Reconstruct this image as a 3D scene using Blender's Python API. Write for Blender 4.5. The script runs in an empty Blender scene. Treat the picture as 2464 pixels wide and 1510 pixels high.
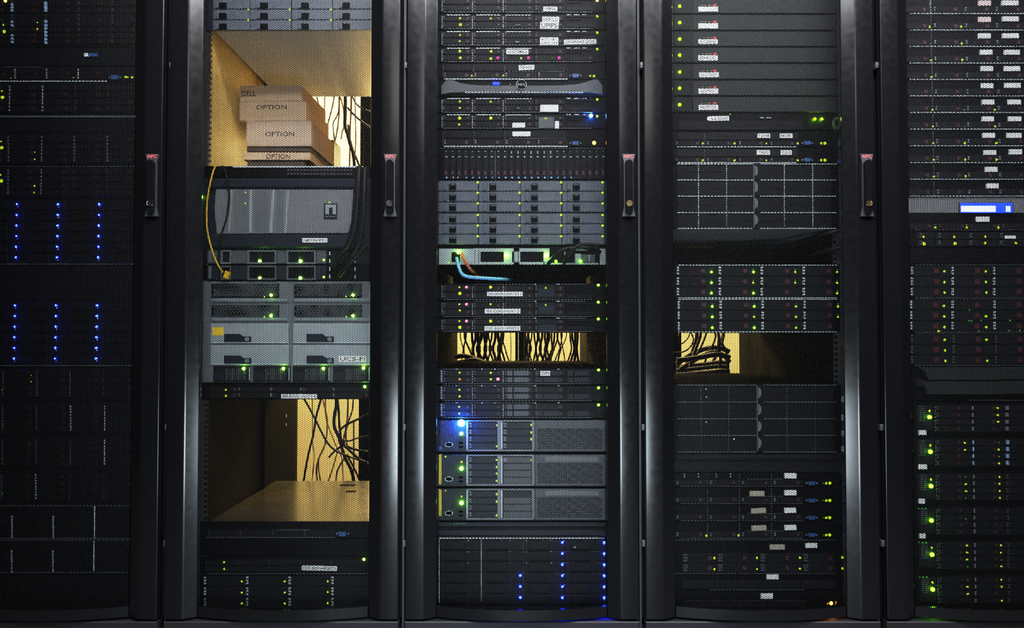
import bpy, math, random
import numpy as np
from mathutils import Vector, Matrix
random.seed(11)
SC = bpy.context.scene
C = SC.collection

# ------------------------------------------------------------------ camera
W, H = 2464, 1510
LENS = 28.0
F = LENS / 36.0 * W
CAMY, CAMZ = -2.0, 0.80
PITCH = math.atan(53.0 / F)
cam_d = bpy.data.cameras.new('camera')
cam = bpy.data.objects.new('camera', cam_d)
C.objects.link(cam)
cam_d.lens = LENS
cam_d.sensor_width = 36.0
cam_d.sensor_fit = 'HORIZONTAL'
cam_d.clip_start = 0.02
cam.location = (0, CAMY, CAMZ)
cam.rotation_euler = (math.pi / 2 + PITCH, 0, 0)
SC.camera = cam

# ------------------------------------------------------------------ world, lights, exposure
SC.view_settings.view_transform = 'Standard'
SC.view_settings.look = 'None'
SC.view_settings.gamma = 1.0
SC.view_settings.use_curve_mapping = False
SC.view_settings.exposure = 0.0
SC.cycles.max_bounces = 5
SC.cycles.diffuse_bounces = 3
SC.cycles.glossy_bounces = 3
SC.cycles.transmission_bounces = 0
SC.cycles.transparent_max_bounces = 2
SC.cycles.sample_clamp_indirect = 3.0
SC.cycles.caustics_reflective = False
SC.cycles.use_denoising = True
world = bpy.data.worlds.new('world')
SC.world = world
world.use_nodes = True
world.node_tree.nodes['Background'].inputs[0].default_value = (0.05, 0.055, 0.07, 1)
world.node_tree.nodes['Background'].inputs[1].default_value = 0.06


def area(name, loc, target, sx, sy, watts, color, spread=180):
    d = bpy.data.lights.new(name, 'AREA')
    d.shape = 'RECTANGLE'
    d.size, d.size_y = sx, sy
    d.energy = watts
    d.color = color
    d.spread = math.radians(spread)
    o = bpy.data.objects.new(name, d)
    C.objects.link(o)
    o.location = loc
    v = Vector(target) - Vector(loc)
    o.rotation_euler = v.to_track_quat('-Z', 'Y').to_euler()
    return o


# cold aisle: ceiling strip close to the racks, ceiling panel further back, low bright patch in the aisle
area('aisle_strip_lamp', (0.55, -1.05, 2.75), (0.55, -0.1, 1.1), 3.0, 0.25, 310, (0.93, 0.96, 1.0))
area('aisle_fill_lamp', (0.45, -2.30, 2.95), (0.35, 0.0, 1.1), 2.6, 0.2, 150, (0.95, 0.97, 1.0))  # added fill to brighten the carton fronts, not a known ceiling fixture
area('aisle_panel_lamp', (0.1, -4.6, 3.1), (0.1, 0, 1.4), 1.6, 1.2, 36, (1.0, 0.95, 0.96))
area('aisle_low_lamp', (0.0, -2.06, 0.25), (0.0, 0, 0.25), 0.8, 0.42, 52.0, (0.76, 0.91, 1.0))
# hot aisle behind the racks
area('hot_aisle_lamp', (-0.1, 1.75, 2.72), (-0.1, 1.62, 0.9), 3.4, 0.3, 130, (1.0, 0.69, 0.22))
area('hot_aisle_wall_lamp', (-0.1, 1.55, 2.6), (-0.1, 2.35, 0.9), 3.4, 0.3, 330, (1.0, 0.76, 0.28))
area('hot_aisle_work_lamp', (-0.62, 2.2, 1.58), (-0.78, 0.35, 1.46), 0.2, 0.5, 120, (1.0, 0.68, 0.22))

FY = 0.10                      # plane of the equipment fronts; the rack doors stand at Y = 0
RX = [0.025 + 0.6 * (i - 2) for i in range(5)]
COSP, SINP = math.cos(PITCH), math.sin(PITCH)


def at(px, py, Y):
    """point of the plane Y that a measured pixel of the photograph falls on"""
    dx, dz = (px - W / 2) / F, -(py - H / 2) / F
    s = (Y - CAMY) / (COSP - dz * SINP)
    return dx * s, CAMZ + s * (SINP + dz * COSP)


# ------------------------------------------------------------------ materials
MATS = {}


def mat(name, col, rough=0.5, metal=0.0, spec=0.5, noise=0.12, scale=60.0, bump=0.0):
    m = bpy.data.materials.new(name)
    m.use_nodes = True
    nt = m.node_tree
    b = nt.nodes['Principled BSDF']
    b.inputs['Metallic'].default_value = metal
    b.inputs['Specular IOR Level'].default_value = spec
    tc = nt.nodes.new('ShaderNodeTexCoord')
    nz = nt.nodes.new('ShaderNodeTexNoise')
    nz.inputs['Scale'].default_value = scale
    nz.inputs['Detail'].default_value = 2.0
    nt.links.new(tc.outputs['Object'], nz.inputs['Vector'])
    mx = nt.nodes.new('ShaderNodeMix')
    mx.data_type = 'RGBA'
    mx.inputs['A'].default_value = (*[c * (1 - noise) for c in col], 1)
    mx.inputs['B'].default_value = (*[min(1, c * (1 + noise)) for c in col], 1)
    nt.links.new(nz.outputs['Fac'], mx.inputs['Factor'])
    nt.links.new(mx.outputs['Result'], b.inputs['Base Color'])
    mr = nt.nodes.new('ShaderNodeMapRange')
    mr.inputs['To Min'].default_value = max(0.02, rough - 0.05)
    mr.inputs['To Max'].default_value = min(1, rough + 0.05)
    nt.links.new(nz.outputs['Fac'], mr.inputs['Value'])
    nt.links.new(mr.outputs['Result'], b.inputs['Roughness'])
    if bump:
        n2 = nt.nodes.new('ShaderNodeTexNoise')
        n2.inputs['Scale'].default_value = 900.0
        nt.links.new(tc.outputs['Object'], n2.inputs['Vector'])
        bp = nt.nodes.new('ShaderNodeBump')
        bp.inputs['Strength'].default_value = bump
        bp.inputs['Distance'].default_value = 0.0006
        nt.links.new(n2.outputs['Fac'], bp.inputs['Height'])
        nt.links.new(bp.outputs['Normal'], b.inputs['Normal'])
    MATS[name] = m
    return m


def lamp_mat(name, col, strength, lights=True):
    m = bpy.data.materials.new(name)
    m.use_nodes = True
    b = m.node_tree.nodes['Principled BSDF']
    b.inputs['Base Color'].default_value = (*[0.3 * c + 0.02 for c in col], 1)
    b.inputs['Emission Color'].default_value = (*col, 1)
    b.inputs['Emission Strength'].default_value = strength
    m.cycles.emission_sampling = 'FRONT' if lights else 'NONE'
    MATS[name] = m
    return m


mat('black_paint', (0.0020, 0.0020, 0.0023), 0.17, spec=0.26, bump=0.02)
mat('mesh_paint', (0.0009, 0.0009, 0.0010), 0.30, spec=0.05)
mat('rack_black', (0.0018, 0.0018, 0.0021), 0.85, spec=0.05)
mat('rail_zinc', (0.03, 0.031, 0.034), 0.45)
mat('bezel_mid', (0.105, 0.11, 0.118), 0.5)
mat('rib_pale', (0.24, 0.26, 0.28), 0.45)
mat('bezel_dim', (0.018, 0.019, 0.020), 0.45, spec=0.2)
mat('plinth_paint', (0.006, 0.006, 0.007), 0.5, spec=0.15)
mat('grille_grey', (0.019, 0.0195, 0.0215), 0.5, spec=0.1)
mat('hinge_grey', (0.02, 0.02, 0.022), 0.5)
mat('latch_red_shaded', (0.012, 0.0025, 0.004), 0.5, spec=0.1)  # red latch with the dimmer light of the left end painted in
mat('tick_dim_shaded', (0.022, 0.024, 0.028), 0.45)  # dim tick with the weaker light of the left end painted in
mat('inner_shaded', (0.014, 0.010, 0.006), 0.8, spec=0.06)  # lower inner wall of the second rack, with its shade put into the colour
mat('inner_lit_amber', (0.62, 0.42, 0.12), 0.6, spec=0.1, noise=0.03)  # upper part of the same wall, with the amber light put into the colour
mat('chassis_black', (0.0028, 0.0028, 0.0036), 0.36, spec=0.07)
mat('chassis_soft', (0.010, 0.0104, 0.0122), 0.38, spec=0.08)
mat('carrier_dark', (0.0080, 0.0083, 0.0100), 0.36, spec=0.08)
mat('carrier_slate', (0.075, 0.088, 0.115), 0.45)
mat('slot_black', (0.002, 0.002, 0.0025), 0.8, spec=0.03)
mat('body_black', (0.0016, 0.0016, 0.0018), 0.95, spec=0.02)
mat('handle_grey', (0.011, 0.011, 0.0125), 0.4)
mat('bezel_grey', (0.055, 0.062, 0.072), 0.5)
mat('bezel_pale', (0.135, 0.14, 0.152), 0.5)
mat('bezel_navy', (0.013, 0.016, 0.024), 0.4, spec=0.15)
mat('metal_light', (0.30, 0.34, 0.36), 0.42, metal=0.15)
mat('metal_mid', (0.13, 0.145, 0.16), 0.42, metal=0.15)
mat('metal_brushed', (0.44, 0.45, 0.46), 0.6, noise=0.04)
mat('shelf_gloss', (0.035, 0.030, 0.026), 0.22, spec=0.6, noise=0.03)
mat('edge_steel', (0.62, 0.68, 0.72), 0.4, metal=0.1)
mat('edge_dim', (0.07, 0.078, 0.09), 0.45, metal=0.1)
mat('label_white', (0.86, 0.87, 0.86), 0.6, noise=0.03)
mat('label_pink', (0.85, 0.55, 0.58), 0.6, noise=0.03)
mat('label_beige', (0.42, 0.37, 0.28), 0.6, noise=0.05)
mat('ink', (0.02, 0.02, 0.025), 0.6)
mat('ink_pale', (0.55, 0.57, 0.6), 0.6)
mat('red_print', (0.45, 0.03, 0.04), 0.5)
mat('latch_red', (0.045, 0.005, 0.010), 0.5)
mat('vga_blue', (0.015, 0.07, 0.25), 0.45)
mat('sticker_yellow', (0.80, 0.55, 0.02), 0.5)
mat('tick_pale', (0.40, 0.44, 0.47), 0.45)
mat('tick_violet', (0.16, 0.14, 0.19), 0.45)
mat('tick_dim', (0.05, 0.054, 0.062), 0.45)
mat('tick_blue', (0.24, 0.40, 0.62), 0.45)
mat('card_tan', (0.66, 0.47, 0.30), 0.8, noise=0.08, scale=25)
mat('card_grey', (0.48, 0.35, 0.25), 0.8, noise=0.08, scale=25)
mat('card_brown', (0.06, 0.038, 0.026), 0.75)
mat('chrome', (0.72, 0.71, 0.69), 0.16, metal=1.0)
mat('brass', (0.75, 0.55, 0.30), 0.2, metal=1.0)
mat('cable_black', (0.0032, 0.0031, 0.0030), 0.45, spec=0.15)
mat('cable_brown', (0.10, 0.028, 0.016), 0.5)
mat('cable_yellow', (0.75, 0.42, 0.015), 0.45)
mat('cable_amber', (0.45, 0.22, 0.02), 0.45)
mat('cable_cyan', (0.16, 0.52, 0.68), 0.45)
mat('cable_orange', (0.62, 0.12, 0.025), 0.45)
mat('wall_paint', (0.80, 0.70, 0.48), 0.8, scale=4)
mat('floor_tile', (0.025, 0.025, 0.028), 0.6, scale=5)
mat('wall_dark', (0.008, 0.008, 0.009), 0.9, spec=0.0, scale=4)
lamp_mat('led_lime', (0.50, 1.0, 0.0), 1.7, False)
lamp_mat('led_yellow', (0.80, 1.0, 0.0), 1.5, False)
lamp_mat('led_dim_green', (0.05, 0.75, 0.03), 0.55, False)
lamp_mat('led_green_strong', (0.14, 1.0, 0.006), 55.0)
lamp_mat('led_green_glow', (0.20, 1.0, 0.010), 210.0)
lamp_mat('led_lime_glow', (0.24, 1.0, 0.0), 260.0)
lamp_mat('led_blue', (0.003, 0.008, 1.0), 260.0)
lamp_mat('led_blue_small', (0.05, 0.16, 1.0), 10.0)
lamp_mat('led_blue_beacon', (0.010, 0.10, 1.0), 2600.0)
lamp_mat('led_orange', (1.0, 0.30, 0.015), 60.0)
lamp_mat('led_amber_dim', (1.0, 0.35, 0.05), 1.2, False)
lamp_mat('led_magenta', (1.0, 0.008, 0.36), 1.5, False)
lamp_mat('led_rose', (1.0, 0.10, 0.17), 9.0, False)
lamp_mat('lcd_blue', (0.0, 0.018, 1.0), 9.0)
lamp_mat('lcd_white', (0.75, 0.88, 1.0), 5.0)
LED = {'L': 'led_lime_glow', 'l': 'led_lime', 'y': 'led_yellow', 'd': 'led_dim_green', 'G': 'led_green_strong', 'H': 'led_green_glow',
       'b': 'led_blue', 's': 'led_blue_small', 'B': 'led_blue_beacon', 'o': 'led_orange', 'a': 'led_amber_dim',
       'm': 'led_magenta', 'r': 'led_rose'}


# ------------------------------------------------------------------ text outlines (made first, while the scene is small)
TXT = {}


def text_outline(body):
    cu = bpy.data.curves.new('lettering', 'FONT')
    cu.body = body
    cu.size = 1.0
    cu.resolution_u = 2
    cu.offset = 0.012
    o = bpy.data.objects.new('lettering', cu)
    C.objects.link(o)
    bpy.context.view_layer.update()
    me = o.evaluated_get(bpy.context.evaluated_depsgraph_get()).to_mesh()
    vs = np.array([v.co[:2] for v in me.vertices]).reshape(-1, 2)
    fs = [tuple(p.vertices) for p in me.polygons]
    lo, hi = vs.min(0), vs.max(0)
    vs = (vs - lo) / np.maximum(hi - lo, 1e-6)
    TXT[body] = (vs, fs)
    o.evaluated_get(bpy.context.evaluated_depsgraph_get()).to_mesh_clear()
    bpy.data.objects.remove(o)
    bpy.data.curves.remove(cu)


for t in ('APC DELL OPTION DOLL HOST1 HOST2 n SIS-ESXI-HOST1 SIS-ESXI-HOST2 CIC-ESXI-HOST3 SIS-ESXI-HOST4 NETAPP01 UCS-FI '
          'UPPER DEPICO UPIPS C-E UPPSH CHANNELDOC ADADAMALB TIHOR DPI 153 ESC GI DC3000 DHCC HOTOCC HOTSOC HOTISIS CCCSIC '
          'NHI NOR TNUC COO IHI HSTB').split():
    text_outline(t)


# ------------------------------------------------------------------ mesh builder
class MB:
    def __init__(self):
        self.v, self.f, self.mi, self.sm = [], [], [], []

    def add(self, vs, fs, mi=0, smooth=False):
        b = len(self.v)
        self.v += [tuple(p) for p in vs]
        for q in fs:
            self.f.append(tuple(b + i for i in q))
            self.mi.append(mi)
            self.sm.append(smooth)

    def box(self, x0, x1, y0, y1, z0, z1, c=0.0, mi=0):
        """box whose front is y0; the edges round the front are chamfered by c"""
        x0, x1 = min(x0, x1), max(x0, x1)
        z0, z1 = min(z0, z1), max(z0, z1)
        c = min(c, (x1 - x0) * 0.3, (z1 - z0) * 0.3, (y1 - y0) * 0.6)
        if c <= 0:
            vs = [(x0, y0, z0), (x1, y0, z0), (x1, y0, z1), (x0, y0, z1), (x0, y1, z0), (x1, y1, z0), (x1, y1, z1), (x0, y1, z1)]
            fs = [(0, 1, 2, 3), (5, 4, 7, 6), (0, 4, 5, 1), (1, 5, 6, 2), (2, 6, 7, 3), (3, 7, 4, 0)]
        else:
            vs = [(x0 + c, y0, z0 + c), (x1 - c, y0, z0 + c), (x1 - c, y0, z1 - c), (x0 + c, y0, z1 - c)]
            vs += [(x0, y0 + c, z0), (x1, y0 + c, z0), (x1, y0 + c, z1), (x0, y0 + c, z1)]
            vs += [(x0, y1, z0), (x1, y1, z0), (x1, y1, z1), (x0, y1, z1)]
            fs = [(0, 1, 2, 3), (9, 8, 11, 10)]
            for a in (0, 4):
                for k in range(4):
                    n = (k + 1) % 4
                    fs.append((a + k, a + 4 + k, a + 4 + n, a + n))
        self.add(vs, fs, mi)

    def prism_y(self, poly, y0, y1, mi=0, smooth=False):
        """polygon in x, z (counter-clockwise seen from the front) swept from y0 to y1"""
        n = len(poly)
        vs = [(x, y0, z) for x, z in poly] + [(x, y1, z) for x, z in poly]
        fs = [tuple(range(n)), tuple(range(2 * n - 1, n - 1, -1))]
        for k in range(n):
            fs.append((k, n + k, n + (k + 1) % n, (k + 1) % n))
        self.add(vs, fs, mi, smooth)

    def prism_z(self, poly, z0, z1, mi=0, smooth=True):
        n = len(poly)
        vs = [(x, y, z0) for x, y in poly] + [(x, y, z1) for x, y in poly]
        fs = [tuple(range(n - 1, -1, -1)), tuple(range(n, 2 * n))]
        self.add(vs, fs, mi, False)
        fs = [(k, (k + 1) % n, n + (k + 1) % n, n + k) for k in range(n)]
        b = len(self.v) - 2 * n
        for q in fs:
            self.f.append(tuple(b + i for i in q))
            self.mi.append(mi)
            self.sm.append(smooth)

    def disc(self, cx, cz, r, y0, y1, n=20, mi=0, rz=None, dome=0.0):
        rz = rz or r
        pts = [(cx + r * math.cos(2 * math.pi * k / n), cz + rz * math.sin(2 * math.pi * k / n)) for k in range(n)]
        self.prism_y(pts, y0, y1, mi)

    def ring(self, cx, cz, ro, ri, y0, y1, n=24, mi=0, sz=1.0):
        vs, fs = [], []
        for k in range(n):
            a = 2 * math.pi * k / n
            c, s = math.cos(a), math.sin(a) * sz
            vs += [(cx + ro * c, y0, cz + ro * s), (cx + ri * c, y0, cz + ri * s), (cx + ro * c, y1, cz + ro * s), (cx + ri * c, y1, cz + ri * s)]
        for k in range(n):
            a, b = 4 * k, 4 * ((k + 1) % n)
            fs += [(a + 1, a, b, b + 1), (a, a + 2, b + 2, b), (a + 3, a + 1, b + 1, b + 3), (a + 2, a + 3, b + 3, b + 2)]
        self.add(vs, fs, mi)

    def tube(self, pts, r, n=8, mi=0):
        P = [Vector(p) for p in pts]
        out = []
        for i in range(len(P) - 1):          # Catmull-Rom
            p0, p1, p2, p3 = P[max(i - 1, 0)], P[i], P[i + 1], P[min(i + 2, len(P) - 1)]
            for k in range(6):
                t = k / 6.0
                out.append(0.5 * ((2 * p1) + (p2 - p0) * t + (2 * p0 - 5 * p1 + 4 * p2 - p3) * t * t + (3 * p1 - p0 - 3 * p2 + p3) * t ** 3))
        out.append(P[-1])
        vs, fs = [], []
        ref = Vector((0.13, 1, 0.07))
        for i, p in enumerate(out):
            d = (out[min(i + 1, len(out) - 1)] - out[max(i - 1, 0)]).normalized()
            u = d.cross(ref).normalized()
            w = d.cross(u)
            for k in range(n):
                a = 2 * math.pi * k / n
                vs.append(p + (u * math.cos(a) + w * math.sin(a)) * r)
        for i in range(len(out) - 1):
            for k in range(n):
                fs.append((i * n + k, i * n + (k + 1) % n, (i + 1) * n + (k + 1) % n, (i + 1) * n + k))
        fs.append(tuple(range(n - 1, -1, -1)))
        fs.append(tuple(range(len(vs) - n, len(vs))))
        self.add(vs, fs, mi, True)

    def text(self, body, x0, x1, z0, z1, y, mi=0, tilt=0.0):
        vs, fs = TXT[body]
        cx, cz = (x0 + x1) / 2, (z0 + z1) / 2
        ca, sa = math.cos(tilt), math.sin(tilt)
        out = []
        for u, w in vs:
            dx, dz = x0 + u * (x1 - x0) - cx, z0 + w * (z1 - z0) - cz
            out.append((cx + dx * ca - dz * sa, y, cz + dx * sa + dz * ca))
        self.add(out, fs, mi)

    def mesh(self, name, mats):
        me = bpy.data.meshes.new(name)
        me.from_pydata(self.v, [], self.f)
        me.polygons.foreach_set('material_index', self.mi)
        me.polygons.foreach_set('use_smooth', self.sm)
        for m in mats:
            me.materials.append(MATS[m])
        if any(self.sm):
            me.set_sharp_from_angle(angle=math.radians(35))
        me.update()
        return me

    def build(self, name, mats, parent=None, loc=None):
        o = bpy.data.objects.new(name, self.mesh(name, mats if isinstance(mats, (list, tuple)) else [mats]))
        C.objects.link(o)
        if parent is not None:
            o.parent = parent
        if loc is not None:
            o.location = loc
        return o


def tag(o, label, cat, group=None):
    o['label'] = label
    o['category'] = cat
    if group:
        o['group'] = group
    return o


def thing(name, label, cat, loc, group=None):
    o = bpy.data.objects.new(name, None)
    C.objects.link(o)
    o.location = loc
    o.empty_display_size = 0.05
    return tag(o, label, cat, group)


def obj_of(name, me, parent, loc):
    o = bpy.data.objects.new(name, me)
    C.objects.link(o)
    o.parent = parent
    o.location = loc
    return o


# ------------------------------------------------------------------ the room
def struct(name, b, m):
    o = b.build(name, m)
    o['kind'] = 'structure'
    return o


b = MB(); b.box(-4, 4, -5.2, 2.6, -0.05, 0.0); struct('floor', b, 'floor_tile')
b = MB(); b.box(-4, 4, 2.35, 2.45, 0.0, 3.2); struct('wall_back', b, 'wall_paint')
b = MB(); b.box(-4, 4, -5.2, 2.6, 3.2, 3.25); struct('ceiling', b, 'wall_dark')
b = MB(); b.box(-4.05, -4, -5.2, 2.6, 0.0, 3.2); struct('wall_left', b, 'wall_dark')
b = MB(); b.box(4, 4.05, -5.2, 2.6, 0.0, 3.2); struct('wall_right', b, 'wall_dark')
b = MB(); b.box(-4, 4, -5.3, -5.2, 0.0, 3.2); struct('wall_front', b, 'wall_dark')

# ------------------------------------------------------------------ rack cabinets
DOOR_Z0, DOOR_Z1 = 0.0967, 1.955
MESH_Z0 = at(1256, 1467, -0.01)[1]
BOW = lambda x: 0.0172 - 0.0300 * (1 - (x / 0.212) ** 2)


def perforated_mesh():
    """sheet with hexagonal holes: columns 4.28 mm apart, holes 4.75 mm apart in a column, every other column staggered; bowed outwards"""
    pitch, dx = 0.00475, 0.00475 * math.sqrt(3) / 2
    ncol = int(0.4290 / dx)
    nrow = int((DOOR_Z1 - 0.02 - MESH_Z0) / pitch)
    ro, ri = pitch / math.sqrt(3), 0.00380 / math.sqrt(3)
    ci, ri_ = np.meshgrid(np.arange(ncol), np.arange(nrow), indexing='ij')
    cx = (ci - (ncol - 1) / 2) * dx
    cz = MESH_Z0 - 0.001 + (ri_ + 0.5 * (ci % 2)) * pitch
    cx, cz = cx.ravel(), cz.ravel()
    n = len(cx)
    ang = np.arange(6) * math.pi / 3
    ca, sa = np.cos(ang), np.sin(ang)

    def ringpts(r):
        return np.stack([cx[:, None] + r * ca, cz[:, None] + r * sa], -1)      # n,6,2
    outer, inner = ringpts(ro), ringpts(ri)
    # weld the shared outer corners
    q = np.round((outer.reshape(-1, 2) - np.array([cx[0], cz[0]])) / np.array([ro / 2, pitch / 2])).astype(np.int64)
    code = (q[:, 0] + 4000) * 100000 + q[:, 1]
    uniq, first, inv = np.unique(code, return_index=True, return_inverse=True)
    ov = outer.reshape(-1, 2)[first]
    yo = lambda x: 0.0172 - 0.0300 * (1 - (x / 0.212) ** 2)
    V = [np.stack([ov[:, 0], yo(ov[:, 0]), ov[:, 1]], -1)]
    iv = inner.reshape(-1, 2)
    V.append(np.stack([iv[:, 0], yo(iv[:, 0]), iv[:, 1]], -1))
    V.append(np.stack([iv[:, 0], yo(iv[:, 0]) + 0.0011, iv[:, 1]], -1))
    V = np.concatenate(V)
    no = len(ov)
    oi = inv.reshape(n, 6)
    a = no + np.arange(n * 6).reshape(n, 6)
    c = a + n * 6
    nx = np.roll(np.arange(6), -1)
    front = np.stack([oi, oi[:, nx], a[:, nx], a], -1).reshape(-1, 4)
    wall = np.stack([a, a[:, nx], c[:, nx], c], -1).reshape(-1, 4)
    Fc = np.concatenate([front, wall]).astype(np.int32)
    me = bpy.data.meshes.new('perforated_panel')
    me.vertices.add(len(V))
    me.vertices.foreach_set('co', V.astype(np.float32).ravel())
    me.loops.add(Fc.size)
    me.loops.foreach_set('vertex_index', Fc.ravel())
    me.polygons.add(len(Fc))
    me.polygons.foreach_set('loop_start', np.arange(0, Fc.size, 4, dtype=np.int32))
    me.polygons.foreach_set('loop_total', np.full(len(Fc), 4, dtype=np.int32))
    me.update(calc_edges=True)
    me.materials.append(MATS['mesh_paint'])
    return me


def arc(cx, cy, r, a0, a1, n):
    return [(cx + r * math.cos(math.radians(a0 + (a1 - a0) * k / n)), cy + r * math.sin(math.radians(a0 + (a1 - a0) * k / n))) for k in range(n + 1)]


def stile_profile():
    """left stile in x, y: flat strip, rounded corner, slope back to the mesh, rounded lip (counter-clockwise seen from above)"""
    front = arc(-0.2885, 0.0030, 0.0030, 180, 270, 5)                  # outer rounded edge
    r = 0.016
    th = 30
    xk = -0.2455                                                       # where flat and slope would meet
    t = r * math.tan(math.radians(th / 2))
    front += arc(xk - t, r, r, 270, 270 + th, 6)
    sx, sy = -0.2170, 0.0165
    front += [(sx, sy)] + arc(sx, sy + 0.0018, 0.0018, 300, 360, 4)[1:]
    back = [(-0.2152, 0.0215), (-0.2440, 0.0215), (-0.2500, 0.0250), (-0.2915, 0.0250)]
    return front + back


def door_mesh():
    b = MB()
    p = stile_profile()
    b.prism_z(p, DOOR_Z0, DOOR_Z1)
    b.prism_z([(-x, y) for x, y in reversed(p)], DOOR_Z0, DOOR_Z1)
    xs = [-0.2132 + 0.4264 * k / 24 for k in range(25)]
    bar = [(x, BOW(x) - 0.0004) for x in xs] + [(x, BOW(x) + 0.010) for x in reversed(xs)]
    b.prism_z(bar, DOOR_Z0, MESH_Z0)
    b.prism_z(bar, DOOR_Z1 - 0.03, DOOR_Z1)
    return b.mesh('door', ['black_paint'])


def handle_parts():
    """meshes of the swing handle, centred on the strip; z measured in the photograph"""
    zt, zb = at(1256, 371.5, 0)[1], at(1256, 521, 0)[1]
    hw = 0.0165
    b = MB()
    # waisted plate: wide at both ends, narrow along the lever
    z1, z2 = zt - 0.020, zb + 0.022
    wst = 0.0118
    b.prism_y([(-hw, zb), (hw, zb), (wst, z2), (wst, z1), (hw, zt), (-hw, zt), (-wst, z1), (-wst, z2)], -0.006, 0.001)
    plate = b.mesh('handle_plate', ['handle_grey'])
    b = MB()
    lw = 0.0098
    top, bot = zt - 0.0150 - lw, zb + 0.0035 + lw
    pts = [(lw * math.cos(a), bot + lw * math.sin(a)) for a in [math.pi + math.pi * k / 10 for k in range(11)]]
    pts += [(lw * math.cos(a), top + lw * math.sin(a)) for a in [math.pi * k / 10 for k in range(11)]]
    inner = [(x * 0.82, (z - (zt + zb) / 2) * 0.985 + (zt + zb) / 2) for x, z in pts]
    n = len(pts)
    vs = [(x, -0.0165, z) for x, z in inner] + [(x, -0.0140, z) for x, z in pts] + [(x, -0.0062, z) for x, z in pts]
    fs = [tuple(range(n))]
    for a in (0, n):
        for k in range(n):
            fs.append((a + k, a + n + k, a + n + (k + 1) % n, a + (k + 1) % n))
    b.add(vs, fs)
    lever = b.mesh('swing_lever', ['black_paint'])
    zl = at(1256, 491.5, 0)[1]
    b = MB()
    b.ring(0, zl, 0.0078, 0.0062, -0.0195, -0.0160)
    b.disc(0, zl, 0.0062, -0.0178, -0.0160, 20)
    b.box(-0.0009, 0.0009, -0.0182, -0.0170, zl - 0.004, zl + 0.004)
    return plate, lever, b, zl, zt


PERF, DOOR = perforated_mesh(), door_mesh()
PLATE, LEVER, lockb, ZL, ZT = handle_parts()
LOCKS = [lockb.mesh('lock_cylinder', [m]) for m in ('chrome', 'chrome', 'brass', 'brass', 'brass')]
b = MB()
b.text('APC', -0.0128, 0.0128, ZT - 0.0100, ZT - 0.0018, -0.0064)
APC = b.mesh('brand_lettering', ['red_print'])

b = MB()
for s in (-1, 1):
    x0, x1 = (-0.2620, -0.2245) if s < 0 else (0.2245, 0.2620)
    for k in range(126):
        z = 0.105 + k * 0.01482
        b.box(s * 0.2296 - 0.0048, s * 0.2296 + 0.0048, FY + 0.0036, FY + 0.0056, z, z + 0.0053)
    for xa, xb in ((0.2245, 0.2248 + 0.0004), (0.2344, 0.2620)):
        b.box(s * xa, s * xb, FY + 0.0036, FY + 0.0056, 0.10, 1.975)
RAIL = b.mesh('mounting_rail', ['rail_zinc'])
b = MB()
for sx in (-1, 1):
    for y0 in (0.034, 1.01):
        b.box(sx * 0.264, sx * 0.2965, y0, y0 + 0.05, 0.09, 1.96)
b.box(-0.2965, 0.2965, 0.034, 1.06, 1.96, 1.99)
b.box(-0.2965, 0.2965, 0.034, 1.06, 0.050, 0.072)
for sx in (-0.25, 0.25):
    for y in (0.10, 0.98):
        b.box(sx - 0.02, sx + 0.02, y - 0.02, y + 0.02, 0.0, 0.050)
FRAME = b.mesh('frame', ['rack_black'])
b = MB()
b.box(-0.2925, 0.2925, 0.0, 0.030, 0.004, 0.0905, 0.0022)
PLINTH = b.mesh('base_panel', ['plinth_paint'])
b = MB(); b.box(-0.0009, 0.0009, 0.030, 1.06, 0.055, 1.985, 0.0003); SIDE = b.mesh('side_panel', ['rail_zinc'])
b = MB(); b.box(-0.001, 0.001, FY + 0.012, 1.00, 0.095, 0.9); BAFFLE_L = b.mesh('side_baffle', ['inner_shaded'])  # shaded lower half of one wall, darkness painted in
b = MB(); b.box(-0.001, 0.001, FY + 0.012, 1.00, 0.901, 1.958); BAFFLE = b.mesh('side_baffle', ['inner_lit_amber'])  # lit upper half of that wall, warm glow painted in
b = MB(); b.box(-0.001, 0.001, FY + 0.012, 1.00, 0.095, 1.958); BAFFLE_D = b.mesh('side_baffle', ['rack_black'])
b = MB(); b.box(-0.0035, 0.0035, 0.010, 0.028, -0.0075, 0.0075, 0.001); b.disc(0, 0, 0.0026, 0.0085, 0.010, 10); HINGE = b.mesh('hinge', ['hinge_grey'])


def rear_leaf(solid, mid):
    """half of the split rear door, frame only or with its sheet; x from 0 (centre) to 0.296"""
    b = MB()
    if solid:
        b.box(0.001, 0.296, 1.066, 1.090, 0.09, 1.96)
    else:
        b.box(0.001, mid, 1.066, 1.090, 0.09, 1.96)
        b.box(0.262, 0.296, 1.066, 1.090, 0.09, 1.96)
        b.box(mid, 0.262, 1.066, 1.090, 0.09, 0.12)
        b.box(mid, 0.262, 1.066, 1.090, 1.93, 1.96)
    return b


REAR = {}
for side in (-1, 1):
    for solid in (0, 1):
        bb = rear_leaf(solid, 0.0270 if side > 0 else 0.0125)
        bb.v = [(side * x, y, z) for x, y, z in bb.v]
        if side < 0:
            bb.f = [tuple(reversed(q)) for q in bb.f]
        REAR[side, solid] = bb.mesh('rear_door', ['rack_black'])

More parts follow.
